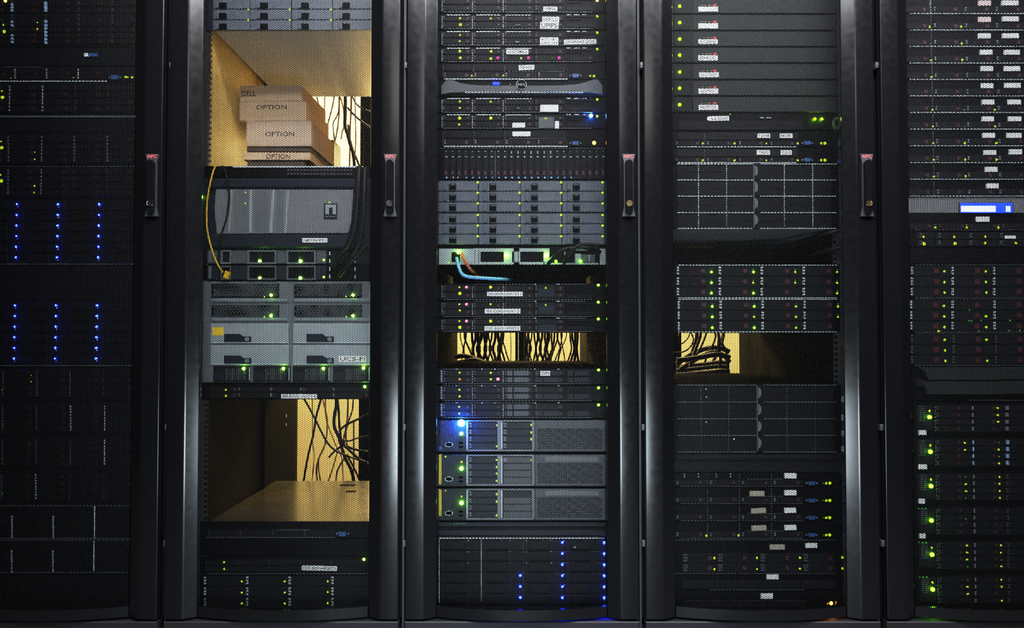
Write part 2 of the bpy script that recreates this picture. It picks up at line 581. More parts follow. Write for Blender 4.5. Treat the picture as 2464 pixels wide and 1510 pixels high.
RACK_LABELS = [
    'black rack cabinet at the left end, rows of blue lights behind its mesh door',
    'black rack cabinet holding a stack of cardboard boxes behind its mesh door',
    'black rack cabinet in the middle of the row, with the bright blue beacon inside',
    'black rack cabinet with seven big lime lights stacked at its upper left',
    'black rack cabinet at the right end, with the glowing blue screen inside']
racks = []
for i, x in enumerate(RX):
    r = thing('server_rack', RACK_LABELS[i], 'server rack', (x, 0, 0), 'server racks in the row')
    racks.append(r)
    obj_of('frame', FRAME, r, (0, 0, 0))
    obj_of('base_panel', PLINTH, r, (0, 0, 0))
    obj_of('mounting_rail', RAIL, r, (0, 0, 0))
    for s in (-1, 1):
        obj_of('side_panel', SIDE, r, (s * 0.2985, 0, 0))
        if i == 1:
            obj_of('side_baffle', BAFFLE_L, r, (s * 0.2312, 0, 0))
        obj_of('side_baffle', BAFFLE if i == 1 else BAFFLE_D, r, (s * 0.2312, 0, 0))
    for s in (-1, 1):
        obj_of('rear_door', REAR[s, 1 if i in (0, 4) else 0], r, (0, 0, 0))
    d = obj_of('door', DOOR, r, (0, 0, 0))
    obj_of('perforated_panel', PERF, d, (0, 0, 0))
    obj_of('handle_plate', PLATE, d, (0.2685, 0, 0))
    obj_of('swing_lever', LEVER, d, (0.2685, 0, 0))
    obj_of('lock_cylinder', LOCKS[i], d, (0.2685, 0, 0))
    obj_of('brand_lettering', APC, d, (0.2685, 0, 0))
    for zz in (1.49, at(968, 1028, 0.01)[1], 0.28):
        obj_of('hinge', HINGE, d, (-0.2955 + 0.0005, 0, zz))
# power strip and screws on the left wall of the second rack's interior
b = MB(); b.box(-0.2299, -0.2180, 0.567, 0.935, 0.12, 1.94)
b.build('vertical_power_strip', 'slot_black', racks[1])
for py in (1000, 1021):
    z = at(690, py, 0.80)[1]
    b = MB(); b.tube([(-0.2178, 0.80, z), (-0.2160, 0.80, z)], 0.006, 12)
    b.build('screw', 'chrome', racks[1])


# ------------------------------------------------------------------ equipment
LEDMESH = {}


BULBS = 'HGBbL'


def led_mesh(kind):
    if kind not in LEDMESH and kind in BULBS:
        b = MB()
        n, m = 10, 6
        vs = [(0, -1, 0)] + [(math.sin(math.pi * j / m) * math.cos(2 * math.pi * k / n), -math.cos(math.pi * j / m), math.sin(math.pi * j / m) * math.sin(2 * math.pi * k / n)) for j in range(1, m) for k in range(n)] + [(0, 1, 0)]
        fs = [(0, 1 + k, 1 + (k + 1) % n) for k in range(n)]
        for j in range(m - 2):
            fs += [(1 + j * n + k, 1 + (j + 1) * n + k, 1 + (j + 1) * n + (k + 1) % n, 1 + j * n + (k + 1) % n) for k in range(n)]
        a = 1 + (m - 2) * n
        fs += [(a + k, len(vs) - 1, a + (k + 1) % n) for k in range(n)]
        b.add(vs, fs, 0, True)
        LEDMESH[kind] = b.mesh('status_led', [LED[kind]])
    if kind not in LEDMESH:
        b = MB()
        vs, fs, n = [(0, -1, 0)], [], 8
        for j in (1, 2):
            th = math.pi / 2 * j / 2
            for k in range(n):
                a = 2 * math.pi * k / n
                vs.append((math.sin(th) * math.cos(a), -math.cos(th), math.sin(th) * math.sin(a)))
        for k in range(n):
            k2 = (k + 1) % n
            fs.append((0, 1 + k, 1 + k2))
            fs.append((1 + k, 1 + n + k, 1 + n + k2, 1 + k2))
        b.add(vs, fs, 0, True)
        LEDMESH[kind] = b.mesh('status_led', [LED[kind]])
    return LEDMESH[kind]


class Unit:
    """one piece of rack equipment; all measurements in pixels of the photograph on the plane of its front"""

    def __init__(s, rack, name, cat, label, y0, y1, face='chassis_black', depth=0.66, group=None, body='body_black', lip=None, Y=FY, ears=True, out=0.0, body_name='chassis'):
        s.rack, s.Y, s.y0, s.y1 = rack, Y, y0, y1
        cx = RX[rack]
        s.z0, s.z1 = at(1256, y1, Y)[1] + 0.0004, at(1256, y0, Y)[1] - 0.0004
        s.o = (cx, Y, s.z0)
        s.root = thing(name, label, cat, s.o, group)
        s.cells = []
        h = s.z1 - s.z0
        if depth:
            b = MB(); b.box(-0.2175, 0.2175, 0.0036, depth, 0, h, 0.0); b.build(body_name, body, s.root)
        if rack == 0 and face == 'chassis_soft':  # light falloff at the left end is put into a darker face
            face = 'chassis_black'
        if face:
            b = MB()
            hw = 0.2413 if ears else 0.2205
            b.box(-hw, hw, -out, 0.0032, 0, h, 0.0012)
            s.face = b.build('faceplate', face, s.root)
        if lip:
            s.bar('edge_strip', y1 - 2.6, y1 - 0.8, lip)

    def xz(s, px, py, out=0.0):
        x, z = at(px, py, s.Y - out)
        return x - s.o[0], z - s.o[2]

    def rect(s, x0, y0, x1, y1, out):
        ym, xm = (y0 + y1) / 2, (x0 + x1) / 2
        xa, xb = s.xz(x0, ym, out)[0], s.xz(x1, ym, out)[0]
        za, zb = s.xz(xm, y1, out)[1], s.xz(xm, y0, out)[1]
        return xa, xb, za, zb

    def box(s, name, x0, y0, x1, y1, out, m, parent=None, c=0.0006, back=0.0):
        b = MB()
        xa, xb, za, zb = s.rect(x0, y0, x1, y1, out)
        b.box(xa, xb, -out, -back, za, zb, c)
        return b.build(name, m, parent or s.root)

    def boxes(s, name, rects, out, m, parent=None, c=0.0, back=0.0):
        b = MB()
        for q in rects:
            o = q[4] if len(q) > 4 else out
            xa, xb, za, zb = s.rect(*q[:4], o)
            b.box(xa, xb, -o, -back, za, zb, c)
        return b.build(name, m, parent or s.root)

    def bar(s, name, ya, yb, m, x0=None, x1=None, out=0.0030):
        if x0 is None:
            b = MB()
            za, zb = s.xz(1256, yb, out)[1], s.xz(1256, ya, out)[1]
            b.box(-0.2205, 0.2205, -out, 0, max(za, 0.0003), zb, 0.0)
            return b.build(name, m, s.root)
        return s.box(name, x0, ya, x1, yb, out, m, c=0.0)

    def grid(s, xs, ys, m='carrier_dark', latch=None, tick=None, out=0.0035, gap=1.0, tickmat='tick_pale', handle=None, name='drive_carrier', skip=()):
        """drive carriers between the given column and row edges; latch, tick, handle are offsets (x, width) in each cell"""
        if s.rack == 0 and m == 'carrier_dark':  # left end rack: darker carriers and ticks stand in for light falloff
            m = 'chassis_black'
            tickmat = {'tick_dim': 'tick_dim_shaded'}.get(tickmat, tickmat)
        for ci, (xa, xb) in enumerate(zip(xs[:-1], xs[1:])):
            for ri, (ya, yb) in enumerate(zip(ys[:-1], ys[1:])):
                if (ci, ri) in skip:
                    continue
                b = MB()
                q = s.rect(xa + gap, ya + gap * 0.8, xb - gap, yb - gap * 0.8, out)
                q = (max(q[0], -0.2205), min(q[1], 0.2205), q[2], q[3])
                if q[1] - q[0] < 0.004:
                    continue
                b.box(q[0], q[1], -out, 0, q[2], q[3], 0.0008)
                if handle:                                            # bail handle standing off the carrier
                    hx0, hx1 = handle
                    q = s.rect(xa + hx0, ya + 3, xa + hx1, yb - 3, out + 0.004)
                    q = (max(q[0], -0.2200), max(min(q[1], 0.2200), max(q[0], -0.2200) + 0.002), q[2], q[3])
                    b.box(q[0], q[1], -out - 0.004, -out, q[2], q[3], 0.001)
                o = b.build(name, m, s.root)
                s.cells.append((xa, xb, ya, yb, o, out))
                if latch:
                    lx, lw = latch
                    hh = min(yb - ya - 4, lw)
                    ymid = (ya + yb) / 2
                    s.box('release_latch', xa + lx, ymid - hh / 2, xa + lx + lw, ymid + hh / 2, out + 0.0015, 'latch_red_shaded' if s.rack == 0 else 'latch_red', o, back=out)  # left end rack gets the shaded copy of the latch red
                if tick:
                    tx, tw = tick
                    n = max(2, int((yb - ya) / 7))
                    step = (yb - ya - 5) / n
                    s.boxes('pull_tab', [(xa + tx, ya + 2.5 + k * step, xa + tx + tw, ya + 2.5 + k * step + step * 0.62) for k in range(n)], out + 0.002, tickmat, o, back=out)

    def led(s, x, y, kind='l', r=2.6, sy=1.0, out=0.0):
        par, o = s.root, out
        for xa, xb, ya, yb, ob, co in s.cells:
            if xa <= x <= xb and ya <= y <= yb:
                par, o = ob, max(o, co)
                break
        px, pz = s.xz(x, y, o)
        rr = r * (2.1 / F) * (0.82 if kind in 'HGL' else 1.0)
        e = obj_of('status_led', led_mesh(kind), par, (px, -o - (rr * 0.72 if kind in BULBS else -0.0002), pz))
        e.scale = (rr, rr * 0.8, rr * sy)
        return e

    def leds(s, xs, ys, kind='l', r=2.6):
        for x in xs:
            for y in ys:
                s.led(x, y, kind, r)

    def sticker(s, x0, y0, x1, y1, text=None, tilt=0.0, m='label_white', out=0.0052, lines=None, name='label_sticker', ink='ink', pad=3):
        xa, xb, za, zb = s.rect(x0, y0, x1, y1, out)
        cx, cz = (xa + xb) / 2, (za + zb) / 2
        b = MB()
        hw, hh = (xb - xa) / 2, (zb - za) / 2
        ca, sa = math.cos(tilt), math.sin(tilt)
        pts = [(cx + u * ca - v * sa, cz + u * sa + v * ca) for u, v in ((-hw, -hh), (hw, -hh), (hw, hh), (-hw, hh))]
        b.prism_y(pts, -out, -0.0002)
        k = 2.1 / F
        lines = lines or ([text] if text else [])
        n = len(lines)
        for j, t in enumerate(lines):
            a = za + hh * 2 * (n - 1 - j) / n + 2.2 * k
            e = za + hh * 2 * (n - j) / n - 2.2 * k
            b.text(t, xa + pad * k, xb - pad * k, a, e, -out - 0.0001, 1, tilt)
        return b.build(name, [m, ink], s.root)

    def port(s, x0, y0, x1, y1):
        """blue monitor socket between two screw posts"""
        q = s.rect(x0 + 5, y0, x1 - 5, y1, 0.004)
        b = MB()
        i = (q[3] - q[2]) * 0.25
        b.prism_y([(q[0] + i, q[2]), (q[1] - i, q[2]), (q[1], q[3]), (q[0], q[3])], -0.006, 0)
        for x in (x0 + 1.5, x1 - 1.5):
            c = s.xz(x, (y0 + y1) / 2, 0.004)
            b.disc(c[0], c[1], 0.0016, -0.005, 0, 8, 1)
        return b.build('monitor_port', ['vga_blue', 'tick_pale'], s.root)


def cable(label, pts, r, m, group=None, name='cable', extra=None):
    w = []
    for px, py, Y in pts:
        x, z = at(px, py, Y)
        w.append((x, Y, z))
    base = Vector(w[-1])
    b = MB()
    b.tube([Vector(p) - base for p in w], r)
    if extra:
        extra(b)
    o = b.build(name, [m], None, base)
    return tag(o, label, 'cable', group)

#@@RACKS@@
# ================================================================== rack at the left end
K = 0
u = Unit(K, 'storage_server', 'server', 'dark server at the very top of the leftmost rack, with pale blue tab columns', -60, 112)
u.grid([-52, 28, 108, 188, 268, 318], [0, 16, 32, 64, 78, 92, 106], latch=(48, 9), tick=(1, 2.4), tickmat='tick_dim')
u.boxes('pull_tab', [(106, y, 112, y + 6) for y in (4, 11, 17, 22, 48, 57, 65, 74, 82, 91, 99)], 0.007, 'tick_blue')
u.boxes('pull_tab', [(26, y, 31, y + 5) for y in (8, 15, 22, 50, 58, 82, 90, 98)], 0.007, 'tick_blue')
u.led(8, 60, 'l', 2.4); u.led(10, 76, 'l', 4.5); u.led(90, 54, 'l', 1.6); u.led(90, 70, 'l', 2.4); u.led(13, 2, 'o', 4)
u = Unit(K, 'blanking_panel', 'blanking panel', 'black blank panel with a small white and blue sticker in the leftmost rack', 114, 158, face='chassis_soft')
u.sticker(202, 127.5, 212, 135.5)
u.box('label_sticker', 212.5, 127.5, 233, 135.5, 0.0052, 'vga_blue')
u = Unit(K, 'server', 'server', 'thin black server with a bright lower edge, top third of the leftmost rack', 160, 197)
u.grid([-42, 34, 110, 186, 262], [163, 193], latch=(46, 9), tick=(1, 2), tickmat='tick_pale')
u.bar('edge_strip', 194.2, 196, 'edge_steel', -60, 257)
u.bar('edge_strip', 160.5, 161.6, 'edge_dim', -60, 98)
u.port(262, 181, 290, 191)
u.led(302, 185, 'l', 3); u.led(307, 185.5, 'l', 2); u.led(318, 186, 'l', 3); u.led(177, 187, 'l', 1.6); u.led(26, 188, 'l', 1.3)
u = Unit(K, 'storage_server', 'server', 'black drive server directly under the thin bright edged server in the leftmost rack', 198, 274)
u.grid([-58, 21, 100, 179, 258, 318], [202, 219, 236, 253, 270], latch=(52, 10), tick=(1, 2), tickmat='tick_dim')
u.boxes('pull_tab', [(x, y, x + 1.8, y + 5) for x in (21, 101) for y in range(206, 268, 8)], 0.007, 'rib_pale')
u.led(4, 219, 'l', 2.2); u.led(6, 234, 'l', 4.5)
u = Unit(K, 'blanking_panel', 'blanking panel', 'plain black blank panel with a faint bluish top edge, upper half of the leftmost rack', 275, 319, face='chassis_soft')
u.bar('edge_strip', 278, 282, 'edge_dim')
u = Unit(K, 'storage_server', 'server', 'second black drive server above the upper blue lit shelf, four tall pale dashes', 320, 397)
u.grid([-60, 18, 97, 176, 256, 318], [326, 343, 360, 377, 393], latch=(52, 10), tick=(1, 2), tickmat='tick_dim')
u.boxes('pull_tab', [(x, y, x + 1.8, y + 5) for x in (18, 98, 177, 257) for y in range(327, 388, 8)], 0.007, 'bezel_mid')
u.led(2, 340, 'l', 2.2); u.led(4, 355, 'l', 4.5); u.led(83, 366, 'l', 1.7); u.led(83, 383, 'l', 2)
u = Unit(K, 'storage_server', 'server', 'black drive server right on top of the upper blue lit shelf, leftmost rack', 399, 477)
u.grid([-62, 16, 96, 175, 255, 318], [404, 421, 438, 455, 472], latch=(52, 10), tick=(1, 2), tickmat='tick_dim')
u.boxes('pull_tab', [(x, y, x + 1.8, y + 5) for x in (17, 97) for y in range(406, 468, 8)], 0.007, 'bezel_mid')
u.led(1, 420, 'l', 2.2); u.led(3, 435, 'l', 4.5); u.led(83, 447, 'l', 2); u.led(82, 463, 'l', 2)
u.bar('edge_strip', 399.5, 400.6, 'edge_dim')
for yy, xx, lab, e in ((479, (-58, 41.5, 140.5, 239.5), 'upper of two black storage shelves with columns of six blue lights, leftmost rack', 637),
                       (722, (-61, 37, 136, 234.5), 'lower of two black storage shelves with columns of six blue lights, leftmost rack', 881)):
    u = Unit(K, 'storage_shelf', 'storage shelf', lab, yy, e, face='chassis_soft', group='storage shelves with blue lights in the leftmost rack')
    y0 = yy + 12.5
    u.grid([xx[0] - 84, xx[0] + 15, xx[1] + 15, xx[2] + 15, xx[3] + 15, xx[3] + 84], [yy + 2 + 25.6 * k for k in range(7)], m='carrier_dark', handle=(12, 60))
    for j, x in enumerate(xx[1:]):
        for k in range(6):
            u.led(x - 0.5 * k, y0 + 25.5 * k, 'b', 2.5 + 0.15 * j)
            u.led(x - 0.5 * k + 1, y0 + 25.5 * k + 6, 's', 1.0)
    u.bar('edge_strip', e - 3, e - 1, 'edge_dim')
u = Unit(K, 'blanking_panel', 'blanking panel', 'wide black blank panel between the two blue lit storage shelves', 639, 721, face='chassis_soft')
for (ya, yb, xs, lx, ls, lab) in (
        (883, 965, (5, 87, 167, 247), 74, (902, 918), 'black drive server right beneath the lower blue lit shelf, with only two lime dots'),
        (966, 1047, (5, 86, 168, 250), 72, (984, 1000, 1017, 1034), 'second black drive server beneath the lower blue lit shelf, four lime dots in its column'),
        (1048, 1130, (4, 85, 167, 250), 71, (1067, 1084, 1100, 1116), 'third black drive server beneath the lower blue lit shelf, gap in its lime dots'),
        (1131, 1213, (2, 84, 166, 248), 69, (1148, 1165, 1182, 1199), 'lowest of four black drive servers with lime dots in the leftmost rack')):
    u = Unit(K, 'storage_server', 'server', lab, ya, yb, group='drive servers low in the leftmost rack')
    u.grid([xs[0] - 81, xs[0], xs[1], xs[2], xs[3], 312], [ya + 7 + 17 * k for k in range(5)], latch=(60, 9), tick=(0.5, 1.6), tickmat='tick_dim')
    for y in ls:
        u.led(lx, y, 'd' if y == 1084 else 'l', 1.7)
    for j, x in enumerate(xs):
        if (ya, j) not in ((883, 3), (1131, 2), (1131, 3)):
            u.boxes('pull_tab', [(x, y, x + 1.5, y + 4.4) for y in range(ya + 9, yb - 10, 7)], 0.007, 'tick_pale' if (ya, j) in ((966, 3), (1048, 3), (1131, 1), (966, 2)) else 'tick_dim')
    u.led(5, ya + 55, 'd', 1.5)
for ya, yb, xs, lab in ((1215, 1296, (28, 127, 227), 'upper of two black drive enclosures with long dashes, low in the leftmost rack'),
                        (1298, 1378, (27, 126, 225), 'lower of two black drive enclosures with long dashes, low in the leftmost rack')):
    u = Unit(K, 'storage_shelf', 'storage shelf', lab, ya, yb, group='dashed drive enclosures in the leftmost rack')
    u.grid([xs[0] - 99, xs[0], xs[1], xs[2], 312], [ya + 2, ya + 27, ya + 52, yb - 2], out=0.003)
    for x in xs:
        u.boxes('seam_and_glint', [(x - 0.6, y, x + 0.8, y + 4.5) for y in range(ya + (4 if x > 200 else 26), yb - 4, 6)], 0.006, 'edge_steel')  # pale dashes: highlights along the panel seams, modelled as bars
    u.bar('edge_strip', ya + 0.3, ya + 1.4, 'edge_dim')
    u.bar('edge_strip', yb - 2, yb - 0.5, 'edge_dim')
u = Unit(K, 'blanking_panel', 'blanking panel', 'black blank panel at the foot of the leftmost rack', 1380, 1468, face='chassis_soft')

# ================================================================== second rack: boxes, array, blade chassis
K = 1
XG = [462, 503, 602, 701, 800, 899]
u = Unit(K, 'disk_shelf', 'disk shelf', 'slate grey disk shelf above the stack of cardboard boxes', -29, 74, face='bezel_navy', depth=0.585, body='metal_brushed')
u.grid([503 - 99] + XG[1:], [-29, -3, 22, 47.5, 73], m='carrier_slate', handle=(16, 24), out=0.004)
for x0 in XG[1:5]:
    u.boxes('carrier_latch', [(x0 + 24, y + 9, x0 + 41, y + 21) for y in (-3, 22, 47.5)], 0.0095, 'slot_black')
u.leds((597, 697, 796), (23, 48), 'l', 2.6)
# the cardboard boxes on the array underneath
BT = 1.5


def carton(label, x0, x1, y0, y1, Yf, dep, m, yaw, text=None, tpos=None, ink='ink', cat='box', name='cardboard_box', flaps=True):
    xa, za = at(x0, y1, Yf)
    xb, zb = at(x1, y0, Yf)
    w, h = xb - xa, zb - za
    b = MB()
    b.box(-w / 2, w / 2, 0, dep, 0, h, 0.0012)
    o = b.build(name, m, None, ((xa + xb) / 2, Yf, za))
    o.rotation_euler = (0, 0, math.radians(yaw))
    tag(o, label, cat)
    if flaps:
        b = MB(); b.box(-w / 2 + 0.001, w / 2 - 0.001, 0.001, dep * 0.5 - 0.0015, h + 0.0002, h + 0.002)
        b.box(-w / 2 + 0.001, w / 2 - 0.001, dep * 0.5 + 0.0015, dep - 0.001, h + 0.0002, h + 0.002)
        b.build('lid_flaps', m, o)
    if text:
        k = (CAMY * -1 + Yf) / F
        cx = (x0 + x1) / 2
        b = MB()
        b.text(text, (tpos[0] - cx) * k, (tpos[2] - cx) * k, (y1 - tpos[3]) * k, (y1 - tpos[1]) * k, -0.0004)
        b.build('printed_lettering', ink, o)
    return o


carton('topmost cardboard box of the stack, printed with a bold black brand word', 576, 727, 207, 243, 0.30, 0.26, 'card_tan', -1.8, 'DELL', (580, 218, 615, 231))
carton('second cardboard box from the top of the stack', 575, 737.5, 245.5, 290, 0.30, 0.262, 'card_tan', -1.0, 'OPTION', (616, 252, 690, 263), 'card_brown')
carton('tall cardboard box in the middle of the stack', 592, 750, 292, 352, 0.295, 0.262, 'card_grey', -1.0, 'OPTION', (638, 316, 708, 328), 'card_brown')
carton('flat dark brown box sandwiched low in the cardboard stack', 594, 746, 354, 364.5, 0.30, 0.255, 'card_brown', 0, flaps=False)
carton('shallow pale cardboard box near the bottom of the stack', 586, 747, 366.5, 385, 0.295, 0.262, 'card_tan', 0.6, 'OPTION', (640, 370, 698, 382), 'card_brown', flaps=False)
zsh = at(700, 398, FY)[1]
zb_ = at(600, 387, 0.295)[1]
b = MB(); b.box(-0.083, 0.083, 0, 0.262, 0, zb_ - zsh - 0.003, 0.001)
o = b.build('cardboard_box', 'card_brown', None, (at(664, 390, 0.297)[0], 0.297, zsh + 0.001))
tag(o, 'dark box at the very bottom of the cardboard stack', 'box')
xa, za = at(742, 336, 0.72)
xb, _ = at(803, 336, 0.72)
b = MB(); b.box(-(xb - xa) / 2, (xb - xa) / 2, 0, 0.11, 0, za - zsh - 0.001, 0.004)
b.box(-(xb - xa) / 2 + 0.01, (xb - xa) / 2 - 0.01, 0.11, 0.118, 0.01, za - zsh - 0.02)
o = b.build('power_adapter', 'chassis_black', None, ((xa + xb) / 2, 0.72, zsh + 0.001))
tag(o, 'tall black adapter block standing behind the cardboard stack by the lit opening', 'power adapter')

u = Unit(K, 'patch_panel', 'panel', 'thin black vented panel under the cardboard boxes', 399, 427, face='chassis_black', depth=0.86)
u.bar('edge_strip', 399.5, 402.5, 'edge_steel', 560, 874)
u.boxes('vent_slots', [(x, y, x + 5.5, y + 6) for x in range(690, 850, 8) for y in (406, 415)], 0.0042, 'rail_zinc', c=0.0008)
u = Unit(K, 'storage_array', 'storage array', 'wide storage array with a pale grey ribbed bezel and a square emblem, under the boxes', 428, 598, face='bezel_navy', depth=0.7)
u.box('upper_lip', 500, 429, 876, 452, 0.012, 'bezel_navy', c=0.004)
b = MB()
pp = [u.xz(*p, 0.010) for p in ((522, 562), (838, 560), (846, 530), (850, 456), (520, 455), (516, 500))]
b.prism_y(pp, -0.010, 0)
u.cells.append((520, 850, 455, 561, b.build('front_cover', 'bezel_pale', u.root), 0.010))
for x0, x1, w, m in ((555, 549, 4, 'rib_pale'), (601, 600, 5, 'metal_light'), (655, 648, 6, 'metal_light'), (690, 684, 5, 'rib_pale')):
    b = MB()
    q = [u.xz(x, y, 0.0125) for x, y in ((x1, 560), (x1 + w, 560), (x0 + w, 456), (x0, 456))]
    b.prism_y(q, -0.0125, -0.0095)
    b.build('cover_rib', m, u.root)
u.boxes('cover_recess', [(563, 458, 597, 558), (612, 458, 646, 558), (666, 458, 682, 558)], 0.0108, 'bezel_mid')
u.box('lower_lip', 500, 563, 876, 597, 0.012, 'bezel_navy', c=0.005)
u.led(591, 463, 'l', 2.2); u.led(591, 489, 'l', 2.4); u.led(692, 489, 'l', 2); u.led(793, 487, 'l', 2.2)
u.box('emblem_plate', 779, 489, 811, 526, 0.0125, 'bezel_navy')
u.boxes('emblem', [(783, 492, 808, 499), (783, 499, 791, 515), (800, 499, 808, 515)], 0.0140, 'metal_light')
u.sticker(783, 518, 808, 523.5, 'NETAPP01', m='bezel_navy', out=0.0135, ink='ink_pale', pad=0)
u.sticker(727, 572.5, 788, 583, 'NETAPP01', out=0.0136)
u.led(487, 474, 'G', 2.4, 1.8, out=0.006)
for ya, yb, face, lab in ((599, 635.5, 'chassis_soft', 'upper of two network switches with big lime lights, beneath the ribbed storage array'),
                          (636.5, 674, 'chassis_black', 'lower of two network switches with big lime lights, the yellow cable plugs into it')):
    u = Unit(K, 'network_switch', 'network switch', lab, ya, yb, face=face, depth=0.55, group='pair of network switches in the second rack')
    top = ya < 620
    m = 'bezel_grey' if top else 'bezel_navy'
    fr = []
    for xa, xb in ((531, 556), (595, 665), (689, 760)):
        fr += [(xa, ya + 2, xb, ya + 6), (xa, yb - 5, xb, yb - 1), (xa, ya + 6, xa + 4, yb - 5), (xb - 4, ya + 6, xb, yb - 5)]
    u.boxes('module_frame', fr, 0.005, 'metal_mid' if top else 'bezel_grey')
    for xa, xb in ((499, 528), (557, 594), (666, 688), (761, 785)):
        u.box('module_cover', xa, ya + 2, xb, yb - 2, 0.0035, m)
    u.boxes('fan_grille', [(x, ya + 7, x + 1.4, yb - 6) for a, c in ((600, 661), (694, 756)) for x in range(a, c, 6)], 0.003, 'carrier_dark')
    u.boxes('pull_tab', [(x, y, x + 2, y + 9) for x in (792, 853) for y in (ya + 6, ya + 24)], 0.006, 'edge_steel')
    u.boxes('bracket', [(501, ya + 3, 508, yb - 4)], 0.006, 'metal_mid')
    k = 0 if top else 41
    for x, r in ((626, 4.6), (723.5, 5.2)):
        u.led(x, 628 + k, 'H', r)
    u.led(780, 625.5 + k, 'G', 3.6)
    if not top:
        u.led(553, 646, 'l', 1.5); u.led(522, 671, 'l', 1.8)
u = Unit(K, 'blade_chassis', 'blade chassis', 'large pale metal blade chassis with two honeycomb rows and two plain rows, below the switches', 676, 920, face='metal_mid', depth=0.7)
for ri, (ya, yb) in enumerate(((679, 727), (730, 773))):
    for ci, (xa, xb) in enumerate(((506, 694), (705, 893))):
        bl = u.box('blade', xa, ya, xb, yb, 0.004, 'metal_mid')
        u.cells.append((xa, xb, ya, yb, bl, 0.004))
        b = MB()
        for r in range(5):
            for k in range(22):
                px, py = xa + 8 + k * 7.2 + (3.6 if r % 2 else 0), ya + 6 + r * 6.2
                if px < xb - 24:
                    c = u.xz(px, py, 0.006)
                    b.ring(c[0], c[1], 0.0036, 0.0026, -0.0065, -0.0040, 6)
        b.build('honeycomb_grille', 'metal_mid', bl)
        q = u.rect(xa + 3, ya + 3, xb - 22, yb - 11, 0.0046)
        b = MB(); b.box(q[0], q[1], -0.0046, -0.0041, q[2], q[3]); b.build('grille_backing', 'slot_black', bl)
        u.boxes('edge_trim', [(xa + 4, yb - 8, xb - 4, yb - 5.5), (xa + 4, yb - 4, xb - 4, yb - 2.5)], 0.006, 'metal_light', bl, back=0.004)
        k = 197 if ci else 0
        gx = 653 + k
        u.led(gx, (710 if ri == 0 else 759), 'H', 4.2, out=0.004)
        u.led(636 + k, (713 if ri == 0 else 762), 'l', 2.6, out=0.004)
for ri, (ya, yb) in enumerate(((777, 826), (829, 878))):
    for xa, xb in ((506, 694), (705, 893)):
        bl = u.box('blank_blade', xa, ya, xb, yb, 0.0045, 'metal_light', c=0.0012)
        lx = xa + 33
        b = MB()
        pts = [u.xz(*p, 0.008) for p in ((lx, yb - 4), (lx + 65, yb - 4), (lx + 65, yb - 17), (lx + 46, yb - 17), (lx + 38, yb - 23), (lx, yb - 23))]
        b.prism_y(pts, -0.008, -0.0045)
        b.build('ejector_lever', 'bezel_navy', bl)
        c = u.xz(lx + 55, yb - 10.5, 0.009)
        b = MB(); b.ring(c[0], c[1], 0.0052, 0.0036, -0.0095, -0.008); b.disc(c[0], c[1], 0.0020, -0.0095, -0.008, 10); b.build('thumb_screw', 'metal_light', bl)
        u.boxes('edge_trim', [(xa + 5, yb - 3, xb - 5, yb - 1.6)], 0.006, 'edge_steel', bl, back=0.0045)
u.box('label_sticker', 511, 787, 537.5, 806.5, 0.0052, 'sticker_yellow')
u.sticker(815, 856, 881, 870, 'UCS-FI')
for k, (x, y) in enumerate(((587, 886), (682.5, 886), (778.5, 886), (875, 884.5))):
    ps = u.box('power_supply', x - 74, 881, x + 16, 918, 0.004, 'chassis_soft')
    u.cells.append((x - 74, x + 16, 881, 918, ps, 0.004))
    u.boxes('supply_grille', [(x - 44 + 5 * j, 886, x - 42 + 5 * j, 914) for j in range(10)] + [(x - 44, 898, x + 6, 900)], 0.0058, 'bezel_grey', ps, back=0.004)
    u.box('supply_handle', x - 72, 895, x - 48, 915, 0.009, 'bezel_navy', ps, back=0.004)
    u.boxes('edge_trim', [(x + 12, 884, x + 14.5, 914)], 0.006, 'metal_light', ps, back=0.004)
    u.led(x, y, 'H', 4.4, out=0.004)
u = Unit(K, 'server', 'server', 'thin black server with a long white host label, above the opening full of curved cables', 921, 960.5, depth=0.3)
u.grid([482, 573, 650, 722, 800, 872], [930, 943, 958], latch=(78, 7), tick=(1, 1.8), tickmat='tick_pale')
u.led(543, 937.5, 'l', 2.6); u.led(543.5, 952, 'l', 2.8); u.led(878, 929.5, 'H', 3.8)
u.sticker(676.5, 948, 762.5, 958, 'SIS-ESXI-HOST4')
u = Unit(K, 'shelf_unit', 'shelf unit', 'black unit whose glossy amber top forms the floor of the lower lit opening', 1253.5, 1294, face='chassis_black', depth=0.585, body='shelf_gloss')
u.grid([500, 576, 653, 730, 806], [1274, 1292], tick=(1, 2), tickmat='tick_dim', out=0.003)
u.bar('edge_strip', 1291.7, 1293.4, 'edge_dim', 496, 806)
u.bar('edge_strip', 1273.5, 1274.8, 'edge_dim', 668, 745)
u.port(808, 1279, 839, 1289)
b = MB()
zt = u.z1 - u.o[2]
for (px, py, w) in ((845, 1181, 0.030), (838, 1166, 0.05)):
    D = (0.8 - u.z1) / ((py - 808) / F)
    x = (px - W / 2) / F * D - u.o[0]
    b.box(x - w / 2, x + w / 2, D + CAMY - FY, D + CAMY - FY + 0.02, zt, zt + 0.0012)
b.build('lid_catch', 'slot_black', u.root)
u = Unit(K, 'blanking_panel', 'blanking panel', 'dark blank panel under the unit with the glossy amber top', 1295, 1337, face='chassis_black')
u = Unit(K, 'server', 'server', 'thin black server with a long white label, low in the rack holding the cartons', 1338, 1380.5)
u.grid([495, 571, 646, 722, 796, 872], [1345, 1360, 1376], tick=(0.5, 1.4), tickmat='tick_dim')
u.led(539, 1352, 'l', 2.6); u.led(539.5, 1368, 'l', 2.6); u.led(876, 1344.5, 'H', 3.6)
u.sticker(726.5, 1361, 810.5, 1372, 'CIC-ESXI-HOST3', tilt=-0.02)
